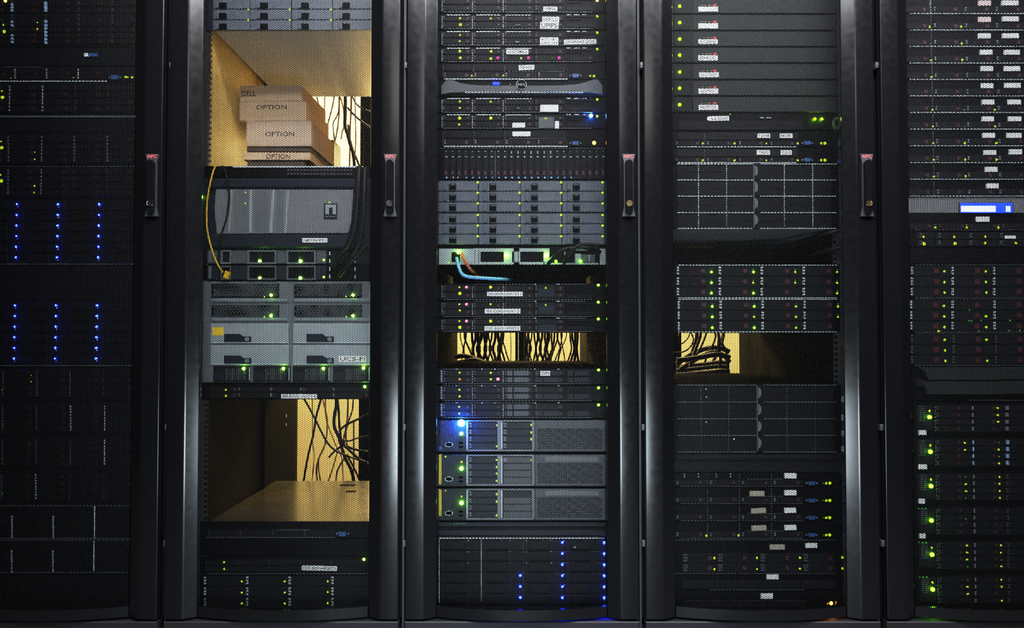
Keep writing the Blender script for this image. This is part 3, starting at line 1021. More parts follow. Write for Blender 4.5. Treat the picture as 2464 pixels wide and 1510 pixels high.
u.bar('edge_strip', 1379, 1380.4, 'edge_dim')
u = Unit(K, 'disk_shelf', 'disk shelf', 'black disk shelf with three columns of lime lights at the foot of the second rack', 1382, 1467)
u.grid([490, 592, 694, 797, 893], [1384, 1410, 1436, 1462], tick=(0, 5.5), tickmat='tick_pale')
for x, ys in ((582, (1398, 1425, 1451)), (685, (1398, 1425, 1451)), (788.5, (1398, 1423, 1450))):
    u.leds((x,), ys, 'l', 2.6)

# ================================================================== middle rack
K = 2
SX = [1063, 1136.5, 1211, 1285, 1359]


def twin_row(name, label, ya, yb, y1, y2, lights=(), group=None, strips=True, g='G', plate='carrier_dark'):
    """thin server with two rows of small drives on the left and a plain area on the right"""
    u = Unit(2, name, 'server', label, ya, yb, group=group)
    u.grid(SX, [ya + 3, (ya + yb) / 2, yb - 3], m=plate, latch=(60, 6), tick=(4, 3), tickmat='tick_dim', out=0.003)
    u.boxes('vent_plate', [(1364, ya + 4, 1428, ya + 8), (1364, yb - 14, 1428, yb - 5), (1364, ya + 12, 1400, ya + 14)], 0.003, 'carrier_dark')
    if strips:
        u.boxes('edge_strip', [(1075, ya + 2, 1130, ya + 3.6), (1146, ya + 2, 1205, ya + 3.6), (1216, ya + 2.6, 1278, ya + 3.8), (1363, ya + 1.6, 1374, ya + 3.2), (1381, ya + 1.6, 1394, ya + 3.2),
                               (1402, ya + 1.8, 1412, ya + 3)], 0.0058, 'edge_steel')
    u.boxes('edge_strip', [(1066, yb - 2.2, 1425, yb - 0.9)], 0.0052, 'edge_dim')
    u.boxes('seam_and_glint', [(x, y, x + 1.3, y + 4) for x in (1063, 1136, 1210) for y in np.arange(ya + 6, yb - 6, 6)], 0.007, 'tick_pale')  # highlights on the drive seams put in as pale bars
    for x, y, k, r in lights:
        u.led(x, y, k, r)
    return u


u = Unit(2, 'server', 'server', 'server at the very top of the middle rack, orange light at its right end', -45, -9)
u = twin_row('server', 'topmost fully visible server of the middle rack, with one small white label', -8, 30, 0, 0, [(1437, 1, 'o', 3.6)])
u.sticker(1307.5, 16, 1341, 27, 'UPPER', out=0.0075)
u = twin_row('server', 'server with two stacked white labels overlapping near the top of the middle rack', 33, 70, 0, 0,
             [(1107, 44, 'y', 2.8), (1108, 59.5, 'y', 4), (1181, 44.5, 'y', 2.6), (1437, 39, 'l', 3.4)])
u.sticker(1305, 40, 1346, 53.5, 'DEPICO', out=0.0062)
u.sticker(1300, 53, 1344, 69, 'UPIPS', out=0.0075)
u.sticker(1242, 57, 1252, 63, '153', m='chassis_black', ink='ink_pale', pad=0, out=0.006)
u = twin_row('server', 'server with a two line white label and a long slanted white label, upper middle rack', 73, 109.5, 0, 0,
             [(1107, 84, 'y', 2.6), (1106.5, 99, 'y', 2.6), (1437, 78.5, 'l', 3.4)])
u.sticker(1299.5, 90, 1343.5, 108, lines=['C-E', 'UPPSH'], out=0.0075)
u.sticker(1357, 94.5, 1435, 106, 'CHANNELDOC', tilt=0.022, out=0.0075)
u.sticker(1241, 97, 1251, 104, 'ESC', m='chassis_black', ink='ink_pale', pad=0, out=0.006)
u = twin_row('server', 'server with four magenta lights in the middle rack', 113, 149.5, 0, 0,
             [(1106.5, 123, 'y', 3.6), (1107.5, 139, 'y', 3.6), (1181.5, 123.5, 'y', 3.6), (1181, 141, 'y', 3.6), (1254, 140, 'l', 2.8), (1329, 139, 'l', 1.2), (1403, 140, 'l', 2.8), (1437, 118, 'l', 3.4),
              (1198, 139.5, 'm', 4.2), (1272, 139.5, 'm', 4.2), (1345.5, 139.5, 'm', 4.2), (1420, 140, 'm', 4.2)])
u.sticker(1218.5, 119, 1271.5, 130, 'ADADAMALB', out=0.0075)


def four_bay(label, ya, yb, lights=(), rack=2, cols=(1066, 1139, 1214, 1292, 1367), port=(1371, 1399), strip=None, group=None, tk='tick_violet'):
    u = Unit(rack, 'server', 'server', label, ya, yb, group=group)
    yc = yb - (yb - ya) * 0.46
    u.grid(list(cols), [yc, yb - 2.5], latch=(53, 8), tick=(3, 3.4), tickmat=tk, out=0.0035)
    u.boxes('vent_plate', [(cols[0], ya + 3, cols[-1] - 4, yc - 3)], 0.0022, 'carrier_dark')
    u.boxes('seam_and_glint', [(cols[k] - 0.4, y, cols[k] + 1.0, y + 4) for k in range(0, 3) for y in np.arange(ya + 6, yb - 4, 6)], 0.0062, 'tick_dim')
    u.boxes('edge_strip', [strip or (cols[0] + 2, yb - 2.2, cols[-1] - 1, yb - 0.3)], 0.0058, 'edge_steel')
    u.boxes('edge_strip', [(cols[2] + 10, yc - 1.5, cols[-1] - 6, yc - 0.5)], 0.0045, 'edge_dim')
    if port:
        u.port(port[0], yb - 13, port[1], yb - 4.5)
    for x, y, k, r in lights:
        u.led(x, y, k, r)
    return u


u = four_bay('server with a slanted curling white label, right above the curved bezel with a round logo', 151, 191,
             [(1135, 182, 'l', 2.4), (1211, 182, 'l', 2.4), (1420, 182.5, 'l', 2.6), (1429, 183, 'l', 3.6)])
u.sticker(1248, 156.5, 1285.5, 168, 'TIHOR', tilt=0.03)
# curved bezel with round logo
u = Unit(K, 'server', 'server', 'server with a swooping grey bezel and a round logo in the middle rack', 192, 232, face='chassis_black')
b = MB()
top = [(1062, 206), (1075, 191), (1090, 193), (1105, 199), (1125, 203), (1160, 205.5), (1256, 206), (1345, 205.5), (1385, 203), (1405, 199), (1420, 193), (1437, 190), (1450, 206)]
pts = [u.xz(x, y, 0.014) for x, y in ((1062, 226), (1085, 222.5), (1130, 221), (1380, 221), (1425, 222.5), (1450, 226))] + [u.xz(x, y, 0.014) for x, y in reversed(top)]
b.prism_y(pts, -0.014, 0)
cv = b.build('curved_bezel', 'bezel_grey', u.root)
u.boxes('edge_strip', [(1120 + 7.5 * k, 221, 1125.5 + 7.5 * k, 222.6) for k in range(38)], 0.0152, 'edge_steel')
c = u.xz(1254.5, 203, 0.017)
b = MB(); b.disc(c[0], c[1], 0.0125, -0.016, -0.010, 28); b.ring(c[0], c[1], 0.0137, 0.0125, -0.0172, -0.010, 28, 1)
b.text('DOLL', c[0] - 0.0095, c[0] + 0.0095, c[1] - 0.003, c[1] + 0.0035, -0.0163, 1)
b.build('round_logo', ['slot_black', 'metal_brushed'], u.root)
u.box('message_display', 1185, 197, 1202.5, 203, 0.006, 'lcd_blue')
u.led(1228, 203, 'y', 1.2)
u.bar('edge_strip', 224, 230, 'carrier_dark', 1060, 1452, 0.006)
u = twin_row('server', 'server just under the curved bezel, with a tall blank white label', 234, 271, 0, 0,
             [(1106.5, 244, 'y', 2.7), (1106.5, 259.5, 'y', 2.7), (1181, 244.5, 'y', 2.6), (1437, 239, 'l', 3.4)])
u.sticker(1300, 252, 1343.5, 268.5, out=0.0075)
u.sticker(1243, 257, 1252, 263, 'GI', m='chassis_black', ink='ink_pale', pad=0, out=0.006)
u = twin_row('server', 'server with a vivid blue light and a small grey screen, upper middle rack', 273, 309.5, 0, 0,
             [(1106, 284, 'y', 4.2), (1105, 299.5, 'y', 3.2), (1181, 284, 'y', 4), (1437, 279.5, 'l', 3.4), (1421.5, 279, 'B', 4.6)])
u.sticker(1233, 295, 1263.5, 306.5, out=0.0075)
u.box('message_display', 1296, 281, 1333, 308, 0.006, 'bezel_grey')
u.led(1313, 285, 'l', 3.4, 0.55, out=0.006)
u.sticker(1335.5, 291, 1345, 308.5, out=0.0075)
u = four_bay('server with orange light right and white label at centre, above the upright drives', 311, 353,
             [(1429.5, 343.5, 'o', 4.6)], cols=(1066, 1140, 1215, 1291, 1367))
u.sticker(1233, 316.5, 1276.5, 327.5)
# row of upright drives with tiny blue lights
u = Unit(K, 'disk_shelf', 'disk shelf', 'black shelf of upright drives with a row of tiny blue lights in the middle rack', 355, 433)
xs = [1066 + 15.75 * k for k in range(26)]
u.grid(xs, [359, 431], gap=0.7, out=0.003)
for k, (xa, xb, ya, yb, ob, co) in enumerate(list(u.cells)):
    u.boxes('pull_tab', [(xa + 5, 376, xa + 10.5, 378), (xa + 6.4, 363, xa + 8, 369 if 9 < k < 17 else 365)], 0.005, 'tick_pale', ob, back=0.003)
    u.box('release_latch', xa + 4, 410, xa + 10, 421, 0.0042, 'latch_red', ob, back=0.003)
    if k < 20:
        if k != 2:
            u.led(xa + 9, 427, 's', 2.0 if 8 < k < 17 else 1.6)
        else:
            u.led(xa + 4, 426.5, 'r', 1.2)
u.boxes('seam_and_glint', [(x, 363, x + 1.2, 431) for x in (1191, 1318)], 0.006, 'edge_dim')
u.bar('edge_strip', 355.5, 356.8, 'edge_dim')
for ya, ys, lab in ((434.5, (438.5, 463.5, 489), 'upper of two slate grey disk shelves, under the tiny blue lights'),
                    (512.5, (517, 542.5, 568), 'lower of two slate grey disk shelves, directly above the bright switch')):
    u = Unit(K, 'disk_shelf', 'disk shelf', lab, ya, ya + 77, face='bezel_navy', group='slate grey disk shelves in the middle rack')
    cols = [1054, 1151, 1252, 1352, 1455]
    u.grid(cols, [ya + 1, ya + 25.6, ya + 51, ya + 76], m='carrier_slate', handle=(12, 20), out=0.004)
    for ci, x0 in enumerate((1081, 1178, 1278, 1379)):
        u.boxes('carrier_latch', [(x0, y + 6, x0 + 16, y + 20) for y in (ya + 1, ya + 26, ya + 51)], 0.0095, 'slot_black')
        u.boxes('latch_spring', [(x0 + 2, y + 7, x0 + 14, y + 10) for y in (ya + 1, ya + 26, ya + 51)], 0.0105, 'bezel_grey')
        u.boxes('edge_strip', [(x0 + 17, y + 18, x0 + 66, y + 20) for y in (ya + 1, ya + 26, ya + 51)], 0.0052, 'metal_mid')
    for x in (1149.5, 1250, 1350, 1450):
        for y in ys:
            u.led(x, y, 'l', 3.0, out=0.004)
    u.bar('edge_strip', ya + 0.2, ya + 1.2, 'edge_dim')
u = Unit(K, 'network_switch', 'network switch', 'bright metal switch with square cutouts, cyan and orange cables plugged into it', 592, 637, face='chassis_black', depth=0.45)
pl = []
pl += [(1056, 598, 1086, 636), (1107, 598, 1140, 636), (1086, 598, 1107, 606), (1086, 630, 1107, 636)]
pl += [(1140, 597, 1214, 605), (1140, 630, 1214, 636), (1140, 605, 1156, 630), (1212, 605, 1232, 630), (1214, 597, 1250, 605), (1214, 630, 1250, 636)]
pl += [(1236, 597, 1252, 636), (1252, 597, 1310, 605), (1252, 630, 1310, 636), (1308, 605, 1322, 636), (1310, 597, 1322, 605)]
pl += [(1322, 632, 1440, 636), (1384, 610, 1398, 632), (1443, 598, 1457, 636)]
u.boxes('face_panel', pl, 0.006, 'metal_light')
u.boxes('seam_and_glint', [(1142, 600, 1143.3, 633), (1151, 600, 1152.3, 633), (1237, 600, 1238.4, 633), (1246, 600, 1247.4, 633)], 0.0064, 'ink')
u.boxes('fan_grille', [(x, 606, x + 1.2, 629) for a, c in ((1158, 1211), (1254, 1307)) for x in range(a, c, 5)], 0.0035, 'carrier_dark')
u.box('socket', 1087, 607, 1106, 629, 0.004, 'slot_black')
u.boxes('port_block', [(1398, 612, 1432, 631), (1385, 598, 1412, 603)], 0.005, 'bezel_grey')
u.boxes('pull_tab', [(1358, 603, 1360, 612), (1417, 612, 1419, 628), (1418, 596, 1436, 598)], 0.008, 'tick_pale')
u.led(1102.5, 607.5, 'H', 4.6, out=0.006); u.led(1218.5, 614.5, 'H', 5, out=0.006); u.led(1314, 615, 'H', 5.4, out=0.006)
u.led(1337.5, 629, 'G', 4.4, out=0.006); u.led(1397.5, 628.5, 'G', 3.8, out=0.006); u.led(1079, 631.5, 'l', 2.4, out=0.006)
b = MB(); b.box(-0.218, 0.218, 0, 0.004, 0.0, 0.094); b.box(-0.218, -0.205, -0.02, 0, 0.0, 0.094); b.box(0.205, 0.218, -0.02, 0, 0.0, 0.094)
o = b.build('recessed_panel', 'rack_black', None, (RX[2], 0.62, at(1256, 681, FY)[1]))
tag(o, 'dark recessed panel at the back of the narrow bay under the bright switch', 'panel')
hosts = ((682, 722, 'server whose label sits furthest right of three long host labels, under the cyan cable', (1172, 701.5, 1257.5, 712), 'SIS-ESXI-HOST1'),
         (723, 762.5, 'middle one of three servers with long host labels and rose lights, middle rack', (1166.5, 742.5, 1252.5, 753.5), 'SIS-ESXI-HOST2'),
         (763.5, 798, 'lowest of three servers with long host labels, directly above the cable filled opening', (1166, 784, 1252, 794.5), 'CIC-ESXI-HOST3'))
for j, (ya, yb, lab, q, t) in enumerate(hosts):
    y1, y2 = ya + 8.5, ya + 23.5
    u = twin_row('server', lab, ya, yb, 0, 0, [(1105.5, y1, 'y', 2.4), (1106.5, y2, 'y', 4.2 if j != 1 else 2.6), (1122.5, y1, 'r', 3.4), (1180.5, y1, 'y', 4 if j != 1 else 2.6), (1439.5, ya + 3.5, 'G', 3.8)],
                 'servers with long host labels', strips=False, plate='chassis_soft')
    u.sticker(*q, t, out=0.0075)
    u.boxes('edge_strip', [(1140, ya + 1.2, 1290, ya + 2.2), (1336, ya + 0.8, 1410, ya + 2)], 0.0055, 'edge_dim')
    u.boxes('edge_strip', [(1286, ya + 0.6, 1290, ya + 2.4), (1340, ya + 0.6, 1346, ya + 2.4)], 0.006, 'edge_steel')
    if j < 2:
        u.led(1313, ya + 10, 'l', 2.4)
        u.box('message_display', 1294, ya + 12, 1334, ya + 32, 0.0045, 'bezel_navy')
    else:
        u.box('message_display', 1294, ya + 17, 1340, ya + 32, 0.0045, 'bezel_navy')
rows = ((886, 924.5, 'server with a rose red light and a short white label, under the cable filled opening', [(1106, 896, 'y', 2.6), (1106, 912, 'a', 3), (1181, 896.5, 'l', 2.8), (1181, 912, 'l', 2.8), (1198.5, 911.5, 'r', 4.2), (1440, 889.5, 'G', 3.8)]),
        (926, 965, 'second server below the cable filled opening, two lime dots at its left', [(1105.5, 937, 'l', 2.8), (1106, 953, 'l', 2.8), (1440, 932.5, 'G', 3.8)]),
        (967, 1006, 'server directly above the one with the blue beacon', [(1105, 978, 'l', 2.6), (1105, 994, 'l', 2.6), (1440, 973.5, 'G', 3.8)]))
for ya, yb, lab, L in rows:
    u = twin_row('server', lab, ya, yb, 0, 0, L, 'servers above the blue beacon', strips=False, plate='chassis_soft')
    if ya < 900:
        u.sticker(1300.5, 892, 1324, 903.5, 'DPI', out=0.0075)
    for r in (ya + 5, ya + 21):
        for x in (1220, 1292, 1366):
            if not (r < ya + 10 and x > 1250 and ya > 900):
                u.boxes('blank_filler', [(x, r, x + 13, r + 12), (x + 17, r, x + 52, r + 12)], 0.0060, 'bezel_grey' if x == 1220 else 'bezel_navy')
    u.boxes('edge_strip', [(1066, ya + 1, 1285, ya + 2)], 0.0055, 'edge_dim')
    u.boxes('edge_strip', [(x, ya + 0.8, x + 4, ya + 2.4) for x in (1097, 1158, 1189, 1286, 1342)], 0.006, 'edge_steel')
    u.boxes('seam_and_glint', [(1061, ya + 4 + 6 * k, 1062.3, ya + 8 + 6 * k) for k in range(5)], 0.006, 'edge_steel')


def grille_server(ya, yb, label, top=False, left=True):
    u = Unit(2, 'server', 'server', label, ya, yb, face='bezel_navy', group='tall servers with a mesh grille at right')
    h = (yb - ya)
    u.box('control_panel', 1058, ya + 2, 1122, yb - 3, 0.005, 'bezel_navy')
    u.cells.append((1058, 1122, ya + 2, yb - 3, u.root, 0.005))
    fr = [(1122, ya + 2, 1285, ya + 5), (1122, yb - 6.5, 1285, yb - 3), (1122, ya + 5, 1127, yb - 6), (1197, ya + 5, 1209, yb - 6), (1280, ya + 5, 1286, yb - 6)]
    u.boxes('drive_cage', fr, 0.006, 'metal_mid')
    u.boxes('cage_edge', [(1206.5, ya + 7, 1209, yb - 8)], 0.0075, 'label_white')
    u.boxes('cage_edge', [(1122.5, ya + 7 + 4.6 * k, 1126.5, ya + 10.4 + 4.6 * k) for k in range(14)], 0.0075, 'metal_light')
    ys = [ya + 6 + 16.7 * k for k in range(5)]
    u.grid([1128, 1197], ys, m='bezel_navy', tick=(1.5, 5), tickmat='tick_violet', out=0.004)
    if top:
        u.grid([1210, 1280], ys, m='bezel_navy', tick=(1, 7.5), tickmat='tick_violet', out=0.004)
    else:
        u.grid([1210, 1280], ys, m='bezel_grey', tick=(3, 9), tickmat='tick_dim', out=0.004, skip=() if ya < 1150 else ((0, 0),))
        if ya < 1150:
            u.boxes('pull_tab', [(1211, ya + 9, 1220, ya + 19)], 0.008, 'tick_violet')
    u.boxes('grille_surround', [(1288, ya + 2, 1456, ya + 22), (1288, yb - 8, 1456, yb - 3), (1450, ya + 22, 1456, yb - 8), (1288, ya + 22, 1293, yb - 8)], 0.006, 'bezel_grey')
    q = [(1293, ya + 24 + 6.1 * k, 1450, ya + 26.2 + 6.1 * k) for k in range(8)] + [(1293 + 6 * k, ya + 22, 1295 + 6 * k, yb - 8) for k in range(27)]
    u.boxes('mesh_grille', q, 0.004, 'bezel_grey')
    if not top:
        b = MB()
        pts = [u.xz(*p, 0.0075) for p in ((1312, ya + 18), (1440, ya + 18), (1440, ya + 7), (1320, ya + 5.5), (1312, ya + 8))]
        b.prism_y(pts, -0.0075, -0.006); b.build('pull_out_tag', 'bezel_pale', u.root)
    c = u.xz(1080, yb - 18.5, 0.007)
    b = MB(); b.ring(c[0], c[1], 0.0105, 0.0090, -0.0072, -0.004, 26, 0, 0.58)
    b.disc(c[0], c[1], 0.0088, -0.0056, -0.004, 20, 1, rz=0.005)
    b.build('round_badge', ['edge_steel', 'slot_black'], u.root)
    u.boxes('usb_socket', [(1104, yb - 25, 1114, yb - 20.5), (1104, yb - 15, 1114, yb - 10.5)], 0.0056, 'slot_black')
    return u


u = grille_server(1008.5, 1087.5, 'tall server carrying the brilliant blue beacon at its upper left', True)
u.led(1110.5, 1016.5, 'B', 8.4, out=0.004)
u.led(1110.5, 1042.5, 'H', 4.8, out=0.004)
u.led(1196, 1022.5, 'l', 2.6); u.led(1196, 1073, 'l', 2.8); u.led(1278.5, 1022, 'l', 2.8); u.led(1278.5, 1040, 'l', 3); u.led(1278.5, 1056, 'l', 3)
u.box('label_sticker', 1056.5, 1074, 1062, 1083, 0.0062, 'vga_blue')
u = grille_server(1091.5, 1170.5, 'middle one of three tall grille servers, yellow strip on its left edge')
u.led(1110.5, 1126, 'H', 5.6, out=0.004); u.led(1110.5, 1110.5, 'y', 2.6, out=0.005); u.led(1072, 1098, 'y', 2.2, out=0.005)
for y in (1106, 1123, 1139, 1156):
    u.led(1195.5, y, 'l', 2.8)
u.led(1278.5, 1106.5, 'l', 2)
u.box('label_sticker', 1055.5, 1093, 1062, 1165, 0.0062, 'sticker_yellow')
u = grille_server(1173.5, 1252.5, 'lowest of the three tall grille servers, with one empty drive bay')
u.led(1110.5, 1208.5, 'H', 5.8, out=0.004); u.led(1110.5, 1193.5, 'y', 2.4, out=0.005); u.led(1072, 1180, 'y', 1.8, out=0.005)
for y in (1188, 1206, 1239):
    u.led(1195.5, y, 'l', 3)
u.box('label_sticker', 1055.5, 1177, 1062, 1241, 0.0062, 'sticker_yellow')
u = Unit(K, 'blanking_panel', 'blanking panel', 'dark blank panel with two long ridges, under the tall grille servers', 1254, 1293, face='chassis_black')
u.box('ridge', 1052, 1257, 1460, 1269, 0.007, 'bezel_navy', c=0.004)
u.box('ridge', 1052, 1275, 1460, 1290, 0.007, 'bezel_navy', c=0.004)
u = Unit(K, 'storage_shelf', 'storage shelf', 'tall black storage shelf with blue lights at the foot of the middle rack', 1293.5, 1454, face='chassis_black')
cols = [1058, 1158, 1259, 1359, 1459]
u.grid(cols, [1297 + 26.2 * k for k in range(7)], handle=(14, 62), out=0.0035)
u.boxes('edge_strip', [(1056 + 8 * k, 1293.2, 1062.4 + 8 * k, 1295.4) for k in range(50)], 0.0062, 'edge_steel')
u.boxes('seam_and_glint', [(1055.8, y, 1057.4, y + 3.2) for y in range(1297, 1448, 5)] + [(1157.4, y, 1158.8, y + 3) for y in range(1298, 1448, 5)], 0.006, 'edge_steel')
u.boxes('seam_and_glint', [(1258.4, y, 1259.3, y + 3) for y in range(1298, 1448, 5)], 0.006, 'edge_dim')
u.boxes('rivet', [(x, y, x + 2, y + 2) for x in (1126, 1206, 1227, 1266, 1304, 1326) for y in (1299, 1326, 1353)], 0.0065, 'tick_pale')
u.boxes('edge_strip', [(x, y, x + 3.6, y + 1.2) for y in (1299.5, 1326, 1353, 1379) for x in range(1300, 1452, 7) if (x * 7 + int(y)) % 5], 0.0062, 'tick_dim')
for k in range(6):
    y = 1304 + 26.5 * k
    u.led(1453.5, y, 'b', 3.0); u.led(1353, y, 'b', 2.9)
    if k > 2:
        u.led(1252, y - 0.5, 'b', 3.0)
    u.led(1453.5, y + 5, 's', 1.2); u.led(1357, y - 3, 's', 1.0)
u.led(1103, 1309, 'd', 3.2); u.led(1097, 1309, 'd', 2); u.led(1109, 1309, 'd', 2)
c = u.xz(1383, 1316, 0.008)
b = MB(); b.disc(c[0], c[1], 0.0022, -0.008, -0.003, 12); b.build('screw', 'label_white', u.root)
u = Unit(K, 'blanking_panel', 'blanking panel', 'thin black filler strip at the foot of the middle rack', 1455, 1468, face='chassis_black')

# ================================================================== fourth rack
K = 3
yb = [-4.5, 34.5, 74.5, 113.5, 152.5, 192.5, 232, 271.5]
led_y = (16, 55.5, 95, 133.5, 174, 213, 252.5)
lab_q = ((1681, 16, 1728, 27.5), (1681, 56, 1727.5, 68), (1680.5, 94.5, 1727, 105.5), (1680, 133, 1727, 145), (1682.5, 174, 1730, 185.5), (1681, 213, 1728, 225), (1681, 252, 1728, 264))
lab_t = (None, None, 'DC3000', 'DHCC', 'HOTOCC', 'HOTSOC', 'HOTISIS')
ORD = ('topmost of seven look-alike servers with one big lime light each', 'second from the top of the seven servers with one big lime light each',
       'third from the top of the seven servers with one big lime light each', 'middle one of the seven servers with one big lime light each',
       'fifth from the top of the seven servers with one big lime light, label shifted right', 'sixth from the top of the seven servers with one big lime light each',
       'lowest of the seven servers with one big lime light each')
for k in range(7):
    u = Unit(K, 'server', 'server', ORD[k], yb[k], yb[k + 1] - 0.5, face='chassis_soft', group='seven servers with one big lime light each')
    u.box('front_mesh', 1668, yb[k] + 2, 2012, yb[k + 1] - 3, 0.0035, 'grille_grey')
    u.box('control_panel', 1622, yb[k] + 2, 1664, yb[k + 1] - 3, 0.003, 'chassis_soft')
    u.led(1635, led_y[k], 'L', 4.2)
    u.led(1628, led_y[k] - 6, 's', 0.8)
    q = lab_q[k]
    u.sticker(*q, lab_t[k], pad=5)
    u.sticker(1683, q[1] - 6.5, 1714, q[1] - 1, 'CCCSIC', m='carrier_dark', ink='card_tan', out=0.0045, pad=0)
    u.box('brand_mark', 1716, q[1] - 6.5, 1724, q[1] - 1, 0.0048, 'red_print')
u = Unit(K, 'server', 'server', 'thin server with a paper tag at left and a looped grey handle at right', 272, 313.5)
u.box('front_mesh', 1634, 290, 1930, 312, 0.003, 'carrier_dark')
u.sticker(1708, 279, 1755, 290, 'CCCSIC', tilt=0.02)
c = u.xz(1706.5, 285, 0.006)
b = MB(); b.disc(c[0], c[1], 0.0055, -0.0055, -0.0005, 14); b.build('label_tab', 'label_white', u.root)
u.boxes('pull_tab', [(1829, 282, 1839, 284), (1844.5, 282, 1855.5, 284)], 0.006, 'tick_pale')
u.led(1757, 275, 'l', 2.2, 0.6)
u.led(1960, 286.5, 'L', 3.8, out=0.003); u.led(1977, 286.5, 'L', 3.8, out=0.003)
c = u.xz(2014, 296, 0.010)
b = MB(); b.ring(c[0], c[1], 0.0088, 0.0054, -0.012, 0, 22, 0, 1.9); b.build('looped_handle', 'bezel_grey', u.root)
C3 = (1622, 1697, 1774, 1850, 1924)
for ya, ye, lab, st, ly in ((315.5, 354, 'upper of two thin servers with blue monitor ports and two white labels', ((1822.5, 321, 1853, 331.5, 'NHI'), (1876.5, 321, 1907, 331.5, 'NOR')), 344.5),
                            (355, 392, 'lower of two thin servers with two white labels, on top of the drive grid', ((1821.5, 361, 1852.5, 372, 'TNUC'), (1879, 361, 1905.5, 372, 'COO')), 385)):
    u = Unit(K, 'server', 'server', lab, ya, ye, group='twin servers with two labels each')
    u.grid(C3, [ly - 7, ye - 2.5], latch=(53, 7), tick=(5, 3), tickmat='tick_violet', out=0.0035)
    u.boxes('vent_plate', [(1630, ya + 3, 1920, ly - 9)], 0.0022, 'chassis_soft')
    u.boxes('seam_and_glint', [(1694.5, ya + 5 + 6 * k, 1695.8, ya + 9 + 6 * k) for k in range(5)], 0.005, 'tick_dim')
    for q in st:
        u.sticker(*q[:4], q[4])
    for x, r in ((1691, 2.6), (1767.5, 2.8), (1843.5, 2.2), (1919.5, 2.8)):
        u.led(x, ly + 0.5, 'l', r)
    u.port(1929, ly - 5, 1956, ly + 4)
    u.led(1976, ly, 'y', 3); u.led(1985, ly, 'l', 4)
    u.boxes('edge_strip', [(1630 + 8 * k, ye - 2, 1636.4 + 8 * k, ye - 0.4) for k in range(36)], 0.0055, 'edge_steel')
    u.box('release_button', 2017, ly - 1, 2024, ly + 7, 0.005, 'vga_blue')
for ya, ye, rows, cols, lab, hx in (
        (393, 551, (393, 432.5, 471.5, 511, 550), (1628, 1681, 1748.5, 1815, 1887.5, 1956, 2019), 'upper drive grid of four rows with round finger tabs, in the fourth rack', 1817),
        (925, 1089, (926, 967, 1007, 1047, 1087.5), (1632, 1687, 1754, 1822, 1894, 1963, 2030), 'lower drive grid of four rows with round finger tabs, in the fourth rack', 1825)):
    u = Unit(K, 'disk_array', 'disk array', lab, ya, ye, body='metal_light' if ya < 500 else 'body_black', group='drive grids in the fourth rack')
    u.grid(list(cols), list(rows), latch=None, out=0.003, gap=1.4)
    for y in rows:
        yy = min(max(y, ya + 1), ye - 2)
        u.boxes('edge_strip', [(1630 + 8 * k, yy - 0.7, 1636.4 + 8 * k, yy + 0.9) for k in range(48) if not hx - 4 < 1632 + 8 * k < hx + 8], 0.0062, 'edge_steel' if ya < 500 else 'metal_mid')
    u.boxes('seam_and_glint', [(x - 0.7, y, x + 0.7, y + 4.2) for x in cols[1:6] for y in np.arange(ya + 3, ye - 5, 6)], 0.0058, 'tick_pale' if ya < 500 else 'tick_dim')  # bright seam highlights drawn as pale raised dashes
    u.boxes('edge_strip', [(cols[0], (a + c) / 2 - 0.4, cols[-1], (a + c) / 2 + 0.4) for a, c in zip(rows[:-1], rows[1:])], 0.004, 'carrier_dark')
    for a, c in zip(rows[:-1], rows[1:]):
        cc = u.xz(hx, (a + c) / 2 - 2, 0.008)
        pts = [(cc[0] + 0.0075 * math.sin(t), cc[1] - 0.0135 * math.cos(t)) for t in [math.pi * k / 12 for k in range(13)]]
        b = MB(); b.prism_y(pts, -0.0085, -0.002); b.build('finger_tab', 'metal_mid' if ya < 500 else 'bezel_pale', u.root)
    u.box('centre_post', hx - 4, ya + 2, hx - 1, ye - 3, 0.0075, 'bezel_grey')
    u.boxes('ear_latch', [(2026, y, 2031, y + 14) for y in ((430, 470, 510) if ya < 500 else (953, 997, 1035, 1072))], 0.006, 'tick_dim' if ya < 500 else 'tick_pale')
    if ya > 500:
        for x, y in ((1699, 936), (1700, 955), (1699.5, 1015), (1766.5, 1056)):
            c = u.xz(x, y, 0.006)
            b = MB(); b.disc(c[0], c[1], 0.0016, -0.006, -0.003, 10); b.build('screw', 'label_white', u.root)
b = MB(); b.box(-0.2295, 0.2295, 0, 0.004, 0.0, 0.0912); b.box(-0.218, 0.218, -0.03, 0, 0.0, 0.004); b.box(-0.218, 0.218, -0.03, 0, 0.0865, 0.0905)
o = b.build('recessed_panel', 'metal_light', None, (RX[3], 0.55, at(1830, 636, FY)[1] + 0.001))
tag(o, 'grey recessed panel at the back of the bay with two sagging cables, fourth rack', 'panel')
